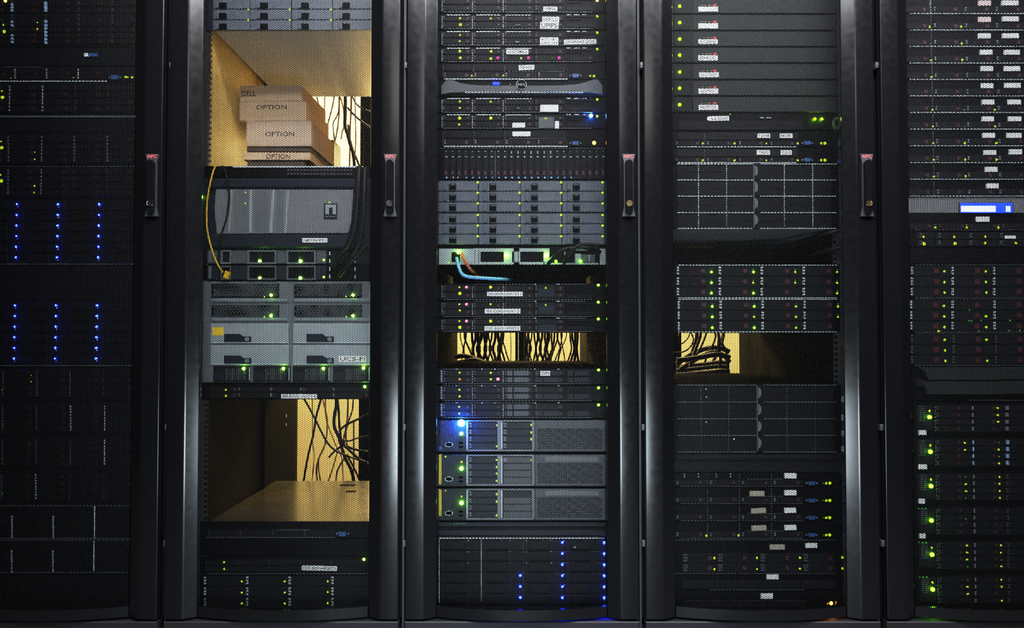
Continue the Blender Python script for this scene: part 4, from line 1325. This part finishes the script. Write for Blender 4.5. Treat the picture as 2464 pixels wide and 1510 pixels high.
# storage with green dots and pale tabs
for ya, ye, ys, lab, dx in ((636.5, 717, (654, 680, 705), 'upper black storage shelf with a bright grid of green dots, fourth rack', 0),
                            (718.5, 799, (737, 762, 788), 'lower black storage shelf with a bright grid of green dots, above the dark opening', 2)):
    u = Unit(K, 'disk_shelf', 'disk shelf', lab, ya, ye, group='green dotted disk shelves in the fourth rack')
    cols = [1628 + dx, 1729 + dx, 1830 + dx, 1931 + dx, 2030 + dx]
    u.grid(cols, [ya + 2, ya + 28, ya + 53, ye - 2], latch=(59, 10), tick=(0.5, 5.5), tickmat='tick_pale')
    for j, x in enumerate((1711.5, 1812.5, 1913.5, 2014.5)):
        for k, y in enumerate(ys):
            if (ya < 700 and (j, k) == (2, 2)) or (ya > 700 and (j, k) == (3, 2)):
                continue
            big = j == 0 or (j == 1 and k != 1)
            u.led(x + dx, y, 'G' if big else 'l', 3.4 if big else 2.9)
            u.led(x + dx, y - 6, 'd', 1.3)
    u.boxes('edge_strip', [(1632 + 8 * k, yy, 1638.4 + 8 * k, yy + 1.5) for k in range(48) for yy in (ya + 0.2, ye - 1.8)], 0.0055, 'edge_steel')
    if dx:
        u.boxes('label_strip', [(1633, y, 1634.8, y + 5) for y in list(range(725, 742, 7)) + list(range(750, 767, 7)) + list(range(777, 794, 7))], 0.0062, 'tick_blue')
u = Unit(K, 'blanking_panel', 'blanking panel', 'dark blank panel under the lower drive grid in the fourth rack', 1090, 1135.5, face='chassis_soft')
u.box('ridge', 1626, 1095, 2036, 1108, 0.005, 'chassis_soft', c=0.003)
C4 = (1622, 1703, 1780, 1857, 1932)
lows = ((1137, 1170.5, 1162, 'first of four low servers with lime pairs at right, without a beige label', ((1888, 1138, 1917, 1150.5, None, 0, 0),)),
        (1171.5, 1212, 1203.5, 'second of four low servers with lime pairs at right, its beige label level', ((1804.5, 1181, 1839.5, 1193, None, 1, 0), (1888, 1179, 1917, 1191, None, 0, 0))),
        (1213, 1253.5, 1245, 'third of four low servers with lime pairs at right, its beige label slanting up', ((1808, 1222.5, 1843.5, 1234, None, 1, 0.06), (1888, 1221.5, 1915.5, 1233.5, None, 0, 0.03))),
        (1254.5, 1296, 1286.5, 'lowest of four servers with lime pairs at right, lime dots on its drives too', ((1809, 1264, 1844.5, 1275.5, None, 1, 0.04), (1888.5, 1263, 1916, 1275, None, 0, 0.03))))
for ya, ye, ly, lab, st in lows:
    u = Unit(K, 'server', 'server', lab, ya, ye, group='four low servers with lime pairs')
    u.grid(C4, [ly - 8, ye - 2.5], latch=(60, 7), tick=(6, 4), tickmat='tick_violet', out=0.0035)
    u.boxes('seam_and_glint', [(x, y, x + 1.3, y + 4) for x in (1702, 1779, 1856) for y in np.arange(ya + 3, ye - 4, 6)], 0.0055, 'tick_dim')
    for q in st:
        u.sticker(*q[:4], q[4], m='label_beige' if q[5] else 'label_white', tilt=q[6])
    u.port(1939, ly - 4, 1967, ly + 4)
    u.led(1988, ly, 'y', 3); u.led(1996.5, ly - 0.5, 'l', 4); u.led(1981, ly, 'd', 1.4)
    u.boxes('edge_strip', [(1638 + 8 * k, ye - 1.8, 1644 + 8 * k, ye - 0.5) for k in range(37)], 0.0055, 'edge_dim')
    u.boxes('edge_strip', [(1798, ly - 10, 1885, ly - 9)], 0.0045, 'edge_dim')
    u.box('release_button', 2029, ly - 3, 2037, ly + 5, 0.005, 'vga_blue')
    if ya > 1250:
        u.led(1700, 1288, 'l', 3); u.led(1777.5, 1287.5, 'l', 3)
    if ya < 1140:
        u.boxes('rivet', [(x, y, x + 2, y + 3) for x in (1646, 1680, 1723, 1757) for y in (1139, 1145)], 0.005, 'tick_pale')
u = Unit(K, 'server', 'server', 'taller black server with eight yellow lime dots, low in the fourth rack', 1297.5, 1380)
u.grid([1640, 1724, 1826, 1930, 2031], [1330, 1355, 1378], latch=(64, 9), tick=(4, 11), tickmat='tick_dim')
for j, x in enumerate((1719, 1821.5, 1925, 2027)):
    u.led(x, 1342 - j * 0.5, 'l' if j else 'y', 3); u.led(x, 1369 - j * 0.7, 'y', 2.8)
u.sticker(1852.5, 1310, 1888.5, 1321.5, m='label_beige')
u.sticker(1939, 1306.5, 1967, 1317.5)
u.bar('edge_strip', 1297.8, 1299, 'edge_dim'); u.bar('edge_strip', 1378.6, 1379.8, 'edge_dim')
u = Unit(K, 'server', 'server', 'dark server without lights, above the lowest server of the fourth rack', 1381, 1419)
u.sticker(1845, 1381.8, 1873.5, 1393)
u.grid([1640, 1720, 1824, 1928, 2030], [1396, 1416])
u.bar('edge_strip', 1417.6, 1418.8, 'edge_dim', 1710, 1935)
u = Unit(K, 'server', 'server', 'lowest server of the fourth rack, with orange lights at its right', 1420, 1468)
u.sticker(1831, 1428, 1860.5, 1440)
u.grid([1640, 1706, 1790, 1846, 1940], [1443, 1460])
u.led(2000, 1450.5, 'o', 4.4); u.led(1991, 1451.5, 'a', 2.4); u.led(2011.5, 1448, 'a', 2.4); u.led(2000.5, 1468.5, 'a', 3.4); u.led(2011, 1453, 'a', 1.6)

# ================================================================== rack at the right end
K = 4
bt = [-6, 33.5, 73, 112.5, 152.5, 192, 231.5, 271.5, 311.5, 351.5, 392, 432, 472.5]
LB = (((2355, 1, 2385, 13), (2411, 1, 2451, 12.5)), ((2354.5, 40.5, 2385, 52.5), (2412.5, 39.5, 2451.5, 51)), ((2354.5, 80, 2384, 92), (2413, 80, 2452, 91.5)),
      ((2359, 119.5, 2388, 131), (2417, 119.5, 2454, 131)), ((2360.5, 159, 2389.5, 170.5), (2416.5, 159, 2454.5, 170.5)), ((2361.5, 200, 2390, 211.5), (2417.5, 199.5, 2456, 211)),
      ((2364, 239.5, 2393, 251), (2425.5, 239.5, 2456.5, 251)), ((2364, 280, 2391.5, 291.5), (2426.5, 280, 2457.5, 291)), ((2365.5, 319.5, 2394.5, 331), (2423, 319.5, 2458, 331)),
      ((2367.5, 361, 2397, 372), (2429, 359, 2460, 371)), ((2371.5, 401, 2400.5, 413),), ((2375, 441, 2403.5, 452.5),))
LL = ((), ((2237, 64.5), (2312.5, 64)), ((2239.5, 105, 'd'), (2314, 104.5)), ((2240.5, 145), (2315.5, 144)), ((2241.5, 185),), (), ((2243.5, 264.5), (2320, 264, 'd'), (2393.5, 264)),
      ((2244.5, 304.5), (2321, 304, 'd'), (2394.5, 304)), ((2246, 344.5), (2321.5, 344), (2397.5, 344)), ((2247, 384.5), (2322.5, 384), (2398, 384)), ((2247.5, 424.5), (2323.5, 424)), ())
NM = ('topmost of the twelve labelled servers at upper right, pinkish left label and no lime dots', 'second labelled server from the top at upper right, left label pinkish',
      'third labelled server from the top at upper right, its left lime dot faint', 'fourth labelled server from the top at upper right', 'fifth labelled server from the top at upper right, one lime dot only',
      'sixth labelled server from the top at upper right, two white labels but no lime dots', 'seventh labelled server from the top at upper right',
      'fifth labelled server above the grey unit with the blue screen', 'fourth labelled server above the grey unit with the blue screen', 'third labelled server above the grey unit with the blue screen',
      'second server above the grey unit with the blue screen, one white label', 'server directly on top of the grey unit with the blue screen')
for k in range(12):
    u = Unit(K, 'server', 'server', NM[k], bt[k], bt[k + 1] - 0.5, group='labelled servers at the top of the rightmost rack')
    s = k * 0.8
    u.grid([2164 + s, 2240 + s, 2315 + s, 2390 + s, 2466 + s, 2540], [bt[k + 1] - 19, bt[k + 1] - 3], latch=(56, 8), tick=(7, 4), tickmat='tick_violet', out=0.0035)
    u.boxes('seam_and_glint', [(2238.6 + s, y, 2240 + s, y + 4) for y in np.arange(bt[k] + 3, bt[k + 1] - 5, 6)], 0.0055, 'tick_pale' if k == 0 else 'tick_dim')
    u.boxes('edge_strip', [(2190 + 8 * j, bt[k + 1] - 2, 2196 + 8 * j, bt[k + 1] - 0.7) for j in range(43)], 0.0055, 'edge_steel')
    for j, q in enumerate(LB[k]):
        u.sticker(*q, m='label_pink' if k < 2 and j == 0 else 'label_white')
    for p in LL[k]:
        u.led(p[0], p[1], p[2] if len(p) > 2 else 'l', 1.6 if len(p) > 2 else 3)
u = Unit(K, 'display_unit', 'display unit', 'pale grey unit with a glowing blue and white screen, rightmost rack', 474, 512.5, face='bezel_pale', depth=0.5)
u.box('screen_bezel', 2309, 486, 2439, 512, 0.006, 'bezel_grey')
u.box('screen', 2311.5, 488, 2437, 511.5, 0.007, 'lcd_blue')
u.box('screen_bar', 2313, 495, 2396, 509.5, 0.0074, 'lcd_white', back=0.0068)
u.box('screen_key', 2420, 495.5, 2431.5, 509, 0.0074, 'lcd_white', back=0.0068)
u = Unit(K, 'server', 'server', 'thin server with three lime dots right beneath the glowing blue screen', 513.5, 553.5)
u.grid([2172, 2252, 2328, 2404, 2480, 2545], [537, 551], latch=(62, 7), tick=(9, 3), tickmat='tick_dim', out=0.0035)
for x, r in ((2250.5, 2.8), (2326.5, 2.8), (2402.5, 3.4)):
    u.led(x, 547, 'l', r); u.led(x, 541, 'd', 1.4)
u.sticker(2349.5, 521, 2381.5, 533)
u.boxes('edge_strip', [(2200 + 8 * j, 551.6, 2206 + 8 * j, 552.8) for j in range(42)], 0.0055, 'edge_dim')
u = Unit(K, 'server', 'server', 'server with bright yellow dots in pairs, above the plain panel of the rightmost rack', 554, 595)
u.grid([2205, 2250, 2325, 2399, 2474, 2545], [558, 576, 593], tick=(8, 7), tickmat='tick_dim', out=0.0035)
for x, y, r in ((2222.5, 569.5, 3.2), (2223, 586.5, 4.6), (2296, 569.5, 3.2), (2298, 585.5, 4.2), (2371, 569, 3.2), (2370.5, 584.5, 3.2), (2444.5, 584.5, 3)):
    u.led(x, y, 'y', r)
u.sticker(2417.5, 566.5, 2444.5, 573.5)
u = Unit(K, 'blanking_panel', 'blanking panel', 'plain black panel beneath the yellow dotted server, rightmost rack', 596, 635, face='chassis_black')
for ya, ye, cols, L, lab in (
        (636, 716.5, (2190, 2288, 2388, 2490), ((2272.5, 652.5), (2272.5, 678.5), (2273, 703.5), (2372, 652.5), (2372.5, 678), (2373.5, 703.5)), 'topmost of three black disk shelves with dark red latches, rightmost rack'),
        (717.5, 799, (2188, 2288, 2389, 2490), ((2271, 735.5), (2272, 761), (2272.5, 786.5), (2372.5, 760.5), (2373, 786.5)), 'middle of three black disk shelves with dark red latches, tiny green dots between its drives'),
        (800, 880, (2190, 2290, 2392, 2493), ((2273, 817), (2274, 842.5), (2275, 868), (2373.5, 817), (2375.5, 867.5)), 'lowest of three black disk shelves with dark red latches, rightmost rack')):
    u = Unit(K, 'disk_shelf', 'disk shelf', lab, ya, ye, group='disk shelves with red latches in the rightmost rack')
    u.grid(list(cols) + [2552], [ya + 3, ya + 28.5, ya + 54, ye - 2], latch=(58, 12), tick=(2, 5), tickmat='tick_pale' if ya < 790 else 'tick_dim')
    for x, y in L:
        u.led(x, y, 'l', 3.2)
    u.boxes('edge_strip', [(2204 + 8 * j, yy, 2210 + 8 * j, yy + 1.3) for j in range(42) for yy in (ya + 0.2, ye - 1.8)], 0.0055, 'edge_dim')
    if 700 < ya < 790:
        for x, y in ((2332, 745.5), (2331, 771), (2337, 771.5), (2361, 770.5), (2430, 770.5), (2356, 796), (2428.5, 795), (2453.5, 795)):
            u.led(x, y, 'd', 2)
        u.led(2258.5, 796.5, 'y', 3)
u = Unit(K, 'storage_array', 'storage array', 'dark grey two piece bezel with a rounded knob at its left, rightmost rack', 881.5, 964, face='chassis_black')
for ya, ye in ((883, 913), (917, 948)):
    b = MB()
    pts = [u.xz(*p, 0.012) for p in ((2230 if ya > 900 else 2236, ye), (2408, ye), (2408, ya), (2212, ya), (2226, ya + 10), (2232, ye - 8))]
    b.prism_y(pts, -0.012, 0); b.build('front_cover', 'bezel_dim', u.root)
    u.box('front_cover', 2410, ya, 2560, ye, 0.012, 'bezel_dim', c=0.002)
c = u.xz(2218, 921, 0.01)
b = MB(); b.disc(c[0], c[1], 0.014, -0.010, 0, 24, rz=0.010); b.build('round_knob', 'chassis_soft', u.root)
u.bar('edge_strip', 962, 963.2, 'edge_dim', 2330, 2560)
DL = (((2400.5, 981), (2401, 998), (2401.5, 1014)), ((2321.5, 1065), (2322, 1081.5), (2402.5, 1064, 'd'), (2403, 1081), (2404, 1098, 'd'), (2404, 1114)),
      ((2323.5, 1147, 'd'), (2324, 1164), (2324.5, 1181), (2324.5, 1197.5, 'd'), (2405, 1146.5), (2405, 1163.5), (2405.5, 1181), (2406, 1197)), ((2324.5, 1247.5, 'd'),),
      ((2326.5, 1311.5), (2327, 1328.5), (2327, 1345.5), (2328, 1363, 'd'), (2408.5, 1311.5), (2408.5, 1328.5), (2409.5, 1346, 'd'), (2409.5, 1362)),
      ((2328, 1394, 'd'), (2328, 1411), (2328.5, 1428), (2409.5, 1393.5), (2410, 1410.5), (2410.5, 1444)))
BG = ((2235, 1002.5), (2237, 1085.5), (2238.5, 1168), (2239.5, 1250.5), (2241, 1332.5), (2242.5, 1416))
SM = (988, 1071, 1153, None, 1317, 1400.5)
BL = ((2211, 1034.5, 2229, 1046), (2211, 1117, 2230.5, 1128.5), (2211, 1199.5, 2226, 1211), (2213, 1283.5, 2227.5, 1294.5), None, None)
tops = (967, 1049.5, 1132, 1214.5, 1297, 1380)
TN = ('topmost of six tall servers with one large green light, bottom right', 'second from the top of six tall servers with one large green light', 'third from the top of six tall servers with one large green light',
      'fourth of six tall servers with one large green light, hardly any drive lights', 'fifth of six tall servers with one large green light, no white label',
      'lowest of six tall servers with one large green light, rightmost rack')
for k in range(6):
    ya = tops[k]
    ye = ya + 81.5
    u = Unit(K, 'server', 'server', TN[k], ya, ye, group='six tall servers with one large green light')
    s = k * 1.4
    rows = [ya + 6.5 + 16.6 * j for j in range(5)]
    u.grid([2252 + s, 2336 + s, 2417 + s, 2500 + s, 2552], rows, latch=(52, 7), tick=(2, 4.5), tickmat='tick_dim', out=0.0035)
    u.boxes('pull_tab', [(2339 + s, r + 3, 2343 + s, r + 12) for r in rows[:4]] + [(2420 + s, r + 2.5, 2427 + s, r + 12) for r in (rows[:4] if k < 2 else ())], 0.0068, 'tick_violet' if k != 1 else 'tick_blue')
    u.boxes('seam_and_glint', [(2250.5 + s, y, 2252 + s, y + 5) for y in np.arange(ya + 10, ye - 14, 8)], 0.0055, 'tick_dim')
    cp = u.box('control_panel', 2206 + s, ya + 8, 2246 + s, ye - 14, 0.003, 'chassis_soft')
    u.boxes('button_strip', [(2211 + s, ya + 9 + 5 * j, 2227 + s, ya + 11.5 + 5 * j) for j in range(8)], 0.0042, 'tick_dim')
    u.led(*BG[k], 'G', 6.2, out=0.003)
    if SM[k]:
        u.led(BG[k][0] + 1.5, SM[k], 'y', 3, out=0.003)
    if BL[k]:
        u.sticker(*BL[k])
    for p in DL[k]:
        u.led(p[0], p[1], p[2] if len(p) > 2 else 'l', 2 if len(p) > 2 else 3, 0.8)
    if k in (3, 4, 5):
        y = (0, 0, 0, 1223, 1304.5, 1388)[k]
        for x in (2211 + k - 3, 2219.5 + k - 3, 2228 + k - 3):
            u.led(x, y, 'd', 2, 0.8, out=0.0035)

# ================================================================== cables
NH = [0]


def hang(label, pts, r=0.0035, m='cable_black', Y=None, group=None):
    if Y is None:
        Y = (0.875, 0.955, 0.900, 0.980, 0.925, 1.005, 0.885, 0.968, 0.911, 0.992, 0.940, 1.018)[NH[0] % 12]
        NH[0] += 1
    pts = [(p[0], p[1], p[2] if len(p) > 2 else Y) for p in pts]
    return cable(label, pts, r, m, group)


cable('yellow cable looping down the left side past the ribbed storage array', [(520, 397, 0.095), (513, 412, 0.080), (506, 440, 0.075), (499, 480, 0.072), (497, 520, 0.072), (500, 560, 0.074), (510, 600, 0.066),
      (522, 632, 0.066), (536, 655, 0.080)], 0.0022, 'cable_yellow')
o = bpy.data.objects['cable']
bx, bz = at(545, 661, 0.088)
b = MB(); b.box(-0.0062, 0.0062, -0.004, 0.0105, -0.010, 0.010, 0.0015)
pl = b.build('cable_plug', 'cable_yellow', o, (bx - o.location.x, 0.088 - o.location.y, bz - o.location.z))
pl.rotation_euler = (0, math.radians(18), 0)
cable('slim black cable curving down beside the yellow one', [(536, 399, 0.087), (542, 410, 0.084), (546, 430, 0.078), (551, 470, 0.076), (546, 520, 0.076), (534, 560, 0.076), (527, 590, 0.078), (525, 640, 0.082)], 0.0024, 'cable_black')
cable('thick black cable draped down the right side of the ribbed storage array', [(864, 402, 0.082), (862, 440, 0.075), (858, 500, 0.072), (852, 550, 0.068), (838, 590, 0.066), (818, 612, 0.07), (800, 640, 0.08)], 0.0085, 'cable_black')
cable('black cable running alongside the thick one at the right of the switches', [(878, 404, 0.060), (876, 470, 0.045), (872, 540, 0.042), (862, 590, 0.040), (842, 625, 0.044), (832, 650, 0.055)], 0.0062, 'cable_black')
cable('black cable end bent over the right side of the two switches', [(884, 590, 0.034), (862, 612, 0.026), (836, 640, 0.028), (815, 665, 0.045)], 0.0055, 'cable_black')
cable('cyan cable drooping from the bright switch and running right', [(1099, 620, 0.090), (1102, 634, 0.080), (1106, 648, 0.074), (1113, 660, 0.072), (1130, 666, 0.074), (1170, 669, 0.080), (1205, 671, 0.10), (1228, 672.5, 0.16), (1244, 673, 0.26)], 0.0043, 'cable_cyan')
cable('orange cable slanting down from the bright switch', [(1111, 610, 0.088), (1116, 622, 0.080), (1126, 640, 0.080), (1138, 654, 0.105), (1150, 663, 0.15)], 0.0040, 'cable_orange')
cable('black cable crossing the right end of the bright switch', [(1318, 636, 0.086), (1332, 618, 0.070), (1352, 602, 0.066), (1385, 595, 0.066), (1420, 597, 0.070), (1445, 606, 0.086)], 0.0048, 'cable_black')
cable('second black cable arching over the right end of the bright switch', [(1356, 637, 0.060), (1362, 622, 0.048), (1372, 605, 0.044), (1400, 588, 0.046), (1440, 592, 0.060)], 0.0042, 'cable_black')
cable('upper black cable sagging across the empty bay under the upper drive grid', [(1690, 610, 0.40), (1730, 594, 0.34), (1800, 596, 0.28), (1880, 594, 0.22), (1930, 580, 0.16), (1985, 563, 0.100), (2022, 554, 0.085)], 0.0055, 'cable_black')
cable('lower black cable sagging across the empty bay under the upper drive grid', [(1700, 604, 0.42), (1750, 614, 0.36), (1800, 630, 0.30), (1860, 632, 0.26), (1920, 629, 0.22), (1955, 614, 0.15), (1990, 602, 0.105), (2024, 595, 0.085)], 0.0065, 'cable_black')

# cables in the opening behind the cartons (upper part of the second rack)
G = 'cables hanging behind the cartons'
hang('thick black cable hanging down the lit opening behind the cartons', [(831, 215), (831, 260), (830, 300), (836, 322), (842, 345), (850, 372), (853, 402)], 0.0062, group=G)
hang('black cable bending right at the bottom of the lit opening behind the cartons', [(838, 300), (842, 335), (851, 365), (862, 392), (868, 412)], 0.0042, group=G)
hang('black cable slanting across the upper right of the lit opening behind the cartons', [(836, 258), (850, 274), (870, 292), (890, 306)], 0.0034, group=G)
hang('short black cable at the top right corner of the lit opening behind the cartons', [(846, 228), (856, 248), (870, 260), (890, 268)], 0.0028, group=G)
hang('thin brown cable bowing left in the lit opening behind the cartons', [(807, 215), (800, 255), (788, 300), (780, 320)], 0.0026, 'cable_brown', group=G)
hang('thin dark cable forming a loop in the lit opening behind the cartons', [(818, 215), (814, 270), (802, 296), (803, 320), (806, 345), (812, 372), (820, 402)], 0.0024, group=G)
hang('slim brown cable crossing the loop in the lit opening behind the cartons', [(816, 225), (816, 270), (812, 310), (806, 340), (806, 352)], 0.0026, 'cable_brown', group=G)
hang('amber cable with a free end in the lit opening behind the cartons', [(815, 222), (826, 260), (828, 300), (823, 318), (821, 334)], 0.0028, 'cable_amber', group=G)
hang('amber cable hanging straight near the right of the lit opening behind the cartons', [(854, 215), (855, 280), (856, 340), (852, 402)], 0.0024, 'cable_amber', group=G)
hang('brown cable beside the thick black one behind the cartons', [(845, 215), (845, 260), (843, 300), (842, 350), (841, 402)], 0.0032, 'cable_brown', group=G)
hang('thin black cable at the top left of the lit opening behind the cartons', [(759, 215), (764, 240), (768, 258)], 0.0022, group=G)
hang('thin amber cable at the top of the lit opening behind the cartons', [(781, 215), (781, 245), (780, 275)], 0.0022, 'cable_amber', group=G)
# cables in the lower opening of the same rack
G = 'cables in the lower opening of the second rack'
hang("black cable crossing from top left to the knot, second rack's lower opening", [(722, 945), (738, 970), (757, 1005), (770, 1032), (786, 1062), (805, 1082), (830, 1094), (858, 1104), (885, 1112)], 0.0036, group=G)
hang('black cable falling from top to bottom left in the lower opening of the second rack', [(776, 945), (768, 975), (760, 1005), (754, 1045), (745, 1080), (737, 1118), (730, 1160)], 0.0040, group=G)
hang('thick black cable dropping down the centre right of the lower opening of the second rack', [(809, 945), (809, 975), (804, 1005), (805, 1028), (815, 1050), (822, 1075), (830, 1100), (845, 1130), (852, 1160)], 0.0062, group=G)
hang('black cable twin beside the thick one in the lower opening of the second rack', [(811, 945), (814, 980), (816, 1010), (818, 1035), (822, 1058), (834, 1072), (860, 1082), (885, 1086)], 0.0046, group=G)
hang('black cable slanting up to the right in the lower opening of the second rack', [(817, 1034), (830, 1024), (848, 1014), (865, 1006), (885, 996)], 0.0040, group=G)
hang('black cable running level to the right in the lower opening of the second rack', [(820, 1058), (840, 1060), (862, 1053), (885, 1048)], 0.0030, group=G)
hang('black cable stub pointing down left in the lower opening of the second rack', [(791, 1100), (805, 1085), (818, 1075), (830, 1062)], 0.0034, group=G)
hang('black cable leaving the knot to the lower right of the second rack', [(822, 1066), (840, 1082), (860, 1100), (885, 1116)], 0.0052, group=G)
hang('black cable falling to the bottom right corner of the lower opening of the second rack', [(835, 1095), (848, 1118), (858, 1138), (868, 1162)], 0.0036, group=G)
hang('black cable standing upright near the right of the lower opening of the second rack', [(851, 1010), (851, 1060), (851, 1110), (850, 1162)], 0.0032, 'cable_brown', group=G)
hang('yellow cable curving in the lower opening of the second rack', [(772, 945), (783, 985), (788, 1015), (786, 1045), (780, 1075), (768, 1100), (762, 1125), (764, 1162)], 0.0030, 'cable_amber', group=G)
hang('amber cable crossing the yellow one in the lower opening of the second rack', [(783, 945), (784, 1000), (792, 1030), (808, 1070), (822, 1100), (826, 1162)], 0.0024, 'cable_amber', group=G)
hang('thin brown cable at the left of the lower opening of the second rack', [(751, 945), (752, 1000), (752, 1060), (756, 1100), (750, 1162)], 0.0018, 'cable_brown', group=G)
hang('brown cable looping at the bottom of the lower opening of the second rack', [(786, 1062), (770, 1095), (766, 1120), (772, 1162)], 0.0024, 'cable_brown', group=G)
hang('amber cable leaning left at the bottom of the lower opening of the second rack', [(812, 1085), (804, 1115), (796, 1140), (788, 1162)], 0.0024, 'cable_amber', group=G)
hang('brown cable bowing down from the knot in the lower opening of the second rack', [(838, 1092), (822, 1112), (811, 1135), (808, 1162)], 0.0030, 'cable_brown', group=G)
hang('brown cable rising to the top right of the lower opening of the second rack', [(838, 945), (837, 985), (834, 1020), (828, 1050), (824, 1070)], 0.0030, 'cable_brown', group=G)
hang('second brown cable rising to the top right of the lower opening of the second rack', [(851, 945), (848, 985), (838, 1015), (832, 1045), (836, 1075)], 0.0030, 'cable_brown', group=G)
# tangle in the middle rack
G = 'tangle of cables in the opening of the middle rack'
T = 'black cable in the tangle behind the opening of the middle rack'
rnd = random.Random(5)
tang = [(1108, 1113, 1110, 2.2), (1121, 1114, 1124, 3.4), (1118, 1128, 1146, 4.2), (1136, 1140, 1132, 5.5), (1145, 1139, 1142, 6.5), (1150, 1154, 1148, 7.5), (1158, 1150, 1162, 7.5), (1166, 1170, 1160, 7), (1172, 1164, 1176, 5.5),
        (1176, 1180, 1172, 4), (1183, 1178, 1189, 4), (1192, 1188, 1194, 6), (1199, 1203, 1195, 6.5), (1206, 1199, 1206, 6), (1211, 1208, 1216, 4.5), (1208, 1214, 1228, 3), (1229, 1229.5, 1229, 1.6),
        (1264, 1262, 1266, 5), (1270, 1266, 1274, 5.5), (1272, 1276, 1268, 4.5), (1279, 1272, 1280, 3.5), (1286, 1290, 1282, 4.2), (1294, 1288, 1296, 4.6), (1297, 1303, 1287, 4), (1304, 1297, 1311, 5), (1311, 1314, 1302, 5),
        (1317, 1310, 1316, 4.6), (1322, 1314, 1328, 4.4), (1327, 1330, 1318, 4.6), (1334, 1328, 1312, 4.0), (1342, 1332, 1322, 3.8), (1341, 1347, 1342, 3.4), (1352, 1346, 1332, 2.8), (1350, 1356, 1360, 2.6), (1362, 1350, 1340, 2.4),
        (1372, 1376, 1364, 3.6), (1377, 1381, 1372, 5), (1384, 1386, 1381, 6), (1390, 1388, 1392, 5)]
NT = 0
for a, m_, e, w in tang:
    hang(T, [(a + rnd.uniform(-2, 2), 788), (a, 812), (m_ + rnd.uniform(-2, 2), 838), ((m_ + e) / 2, 858), (e, 876), (e + rnd.uniform(-3, 3), 892)], w * 0.00086, 'cable_black' if rnd.random() < 0.88 else 'cable_brown', 0.84 + 0.0075 * ((NT * 11) % 26), G)
    NT += 1
hang('thick black cable lying along the lower left of the opening in the middle rack', [(1095, 858), (1118, 856), (1140, 862), (1160, 870), (1190, 884)], 0.0085, 'cable_black', 0.80, G)
hang('second thick black cable lying along the lower left of the opening in the middle rack', [(1095, 874), (1118, 870), (1140, 866), (1165, 872), (1200, 882)], 0.0090, 'cable_black', 0.775, G)
# loops in the fourth rack
G = 'cables in the opening of the fourth rack'
hang('black cable arching through the left of the fourth rack opening', [(1620, 848), (1640, 847), (1655, 840), (1666, 826), (1668, 812), (1660, 796)], 0.0026, group=G)
hang('thick black cable sweeping across the fourth rack opening', [(1628, 876), (1648, 862), (1672, 848), (1700, 838), (1730, 836), (1755, 846)], 0.0090, group=G)
hang('second thick black cable sweeping low in the fourth rack opening', [(1636, 888), (1662, 872), (1690, 856), (1720, 846), (1745, 858), (1755, 872)], 0.0085, group=G)
hang('black cable hanging at the centre of the fourth rack opening', [(1678, 788), (1676, 812), (1670, 832), (1662, 856), (1650, 884)], 0.0068, group=G)
hang('black cable curving down beside the pale reflections of the fourth rack opening', [(1714, 788), (1722, 806), (1716, 828), (1704, 846), (1696, 872)], 0.0036, group=G)
hang('black cable hanging right of centre in the fourth rack opening', [(1744, 788), (1738, 812), (1732, 836), (1722, 858), (1706, 884)], 0.0062, group=G)
hang('black cable near the right post of the fourth rack opening', [(1736, 788), (1742, 806), (1738, 826), (1748, 846), (1752, 884)], 0.0042, group=G)
hang('thin black cable leaning left in the fourth rack opening', [(1700, 800), (1692, 822), (1680, 846), (1664, 866), (1650, 872)], 0.0040, group=G)
hang('black cable arching at the upper left corner of the fourth rack opening', [(1640, 790), (1632, 812), (1640, 826), (1656, 812), (1662, 792)], 0.0022, group=G)
hang('black cable bundle lying at the bottom of the fourth rack opening', [(1628, 884), (1660, 880), (1700, 876), (1730, 872), (1754, 874)], 0.0095, group=G)
hang('second black cable bundle lying at the bottom of the fourth rack opening', [(1628, 892), (1660, 888), (1700, 884), (1730, 881), (1754, 883)], 0.0080, group=G)
hang('third black cable bundle sagging along the bottom of the fourth rack opening', [(1628, 866), (1652, 864), (1690, 858), (1725, 852), (1756, 860)], 0.0095, 'cable_black', 0.800, G)
hang('fourth black cable bundle filling the bottom left corner of the fourth rack opening', [(1628, 902), (1660, 900), (1700, 897), (1740, 893), (1755, 894)], 0.0095, 'cable_black', 0.775, G)
hang('black cable rising steeply at the left of centre in the fourth rack opening', [(1688, 788), (1684, 812), (1676, 834), (1668, 856), (1660, 880)], 0.0055, 'cable_black', 0.845, G)
hang('black cable dropping straight at the right of centre in the fourth rack opening', [(1726, 788), (1730, 812), (1729, 836), (1734, 860), (1732, 884)], 0.0050, 'cable_black', 0.828, G)
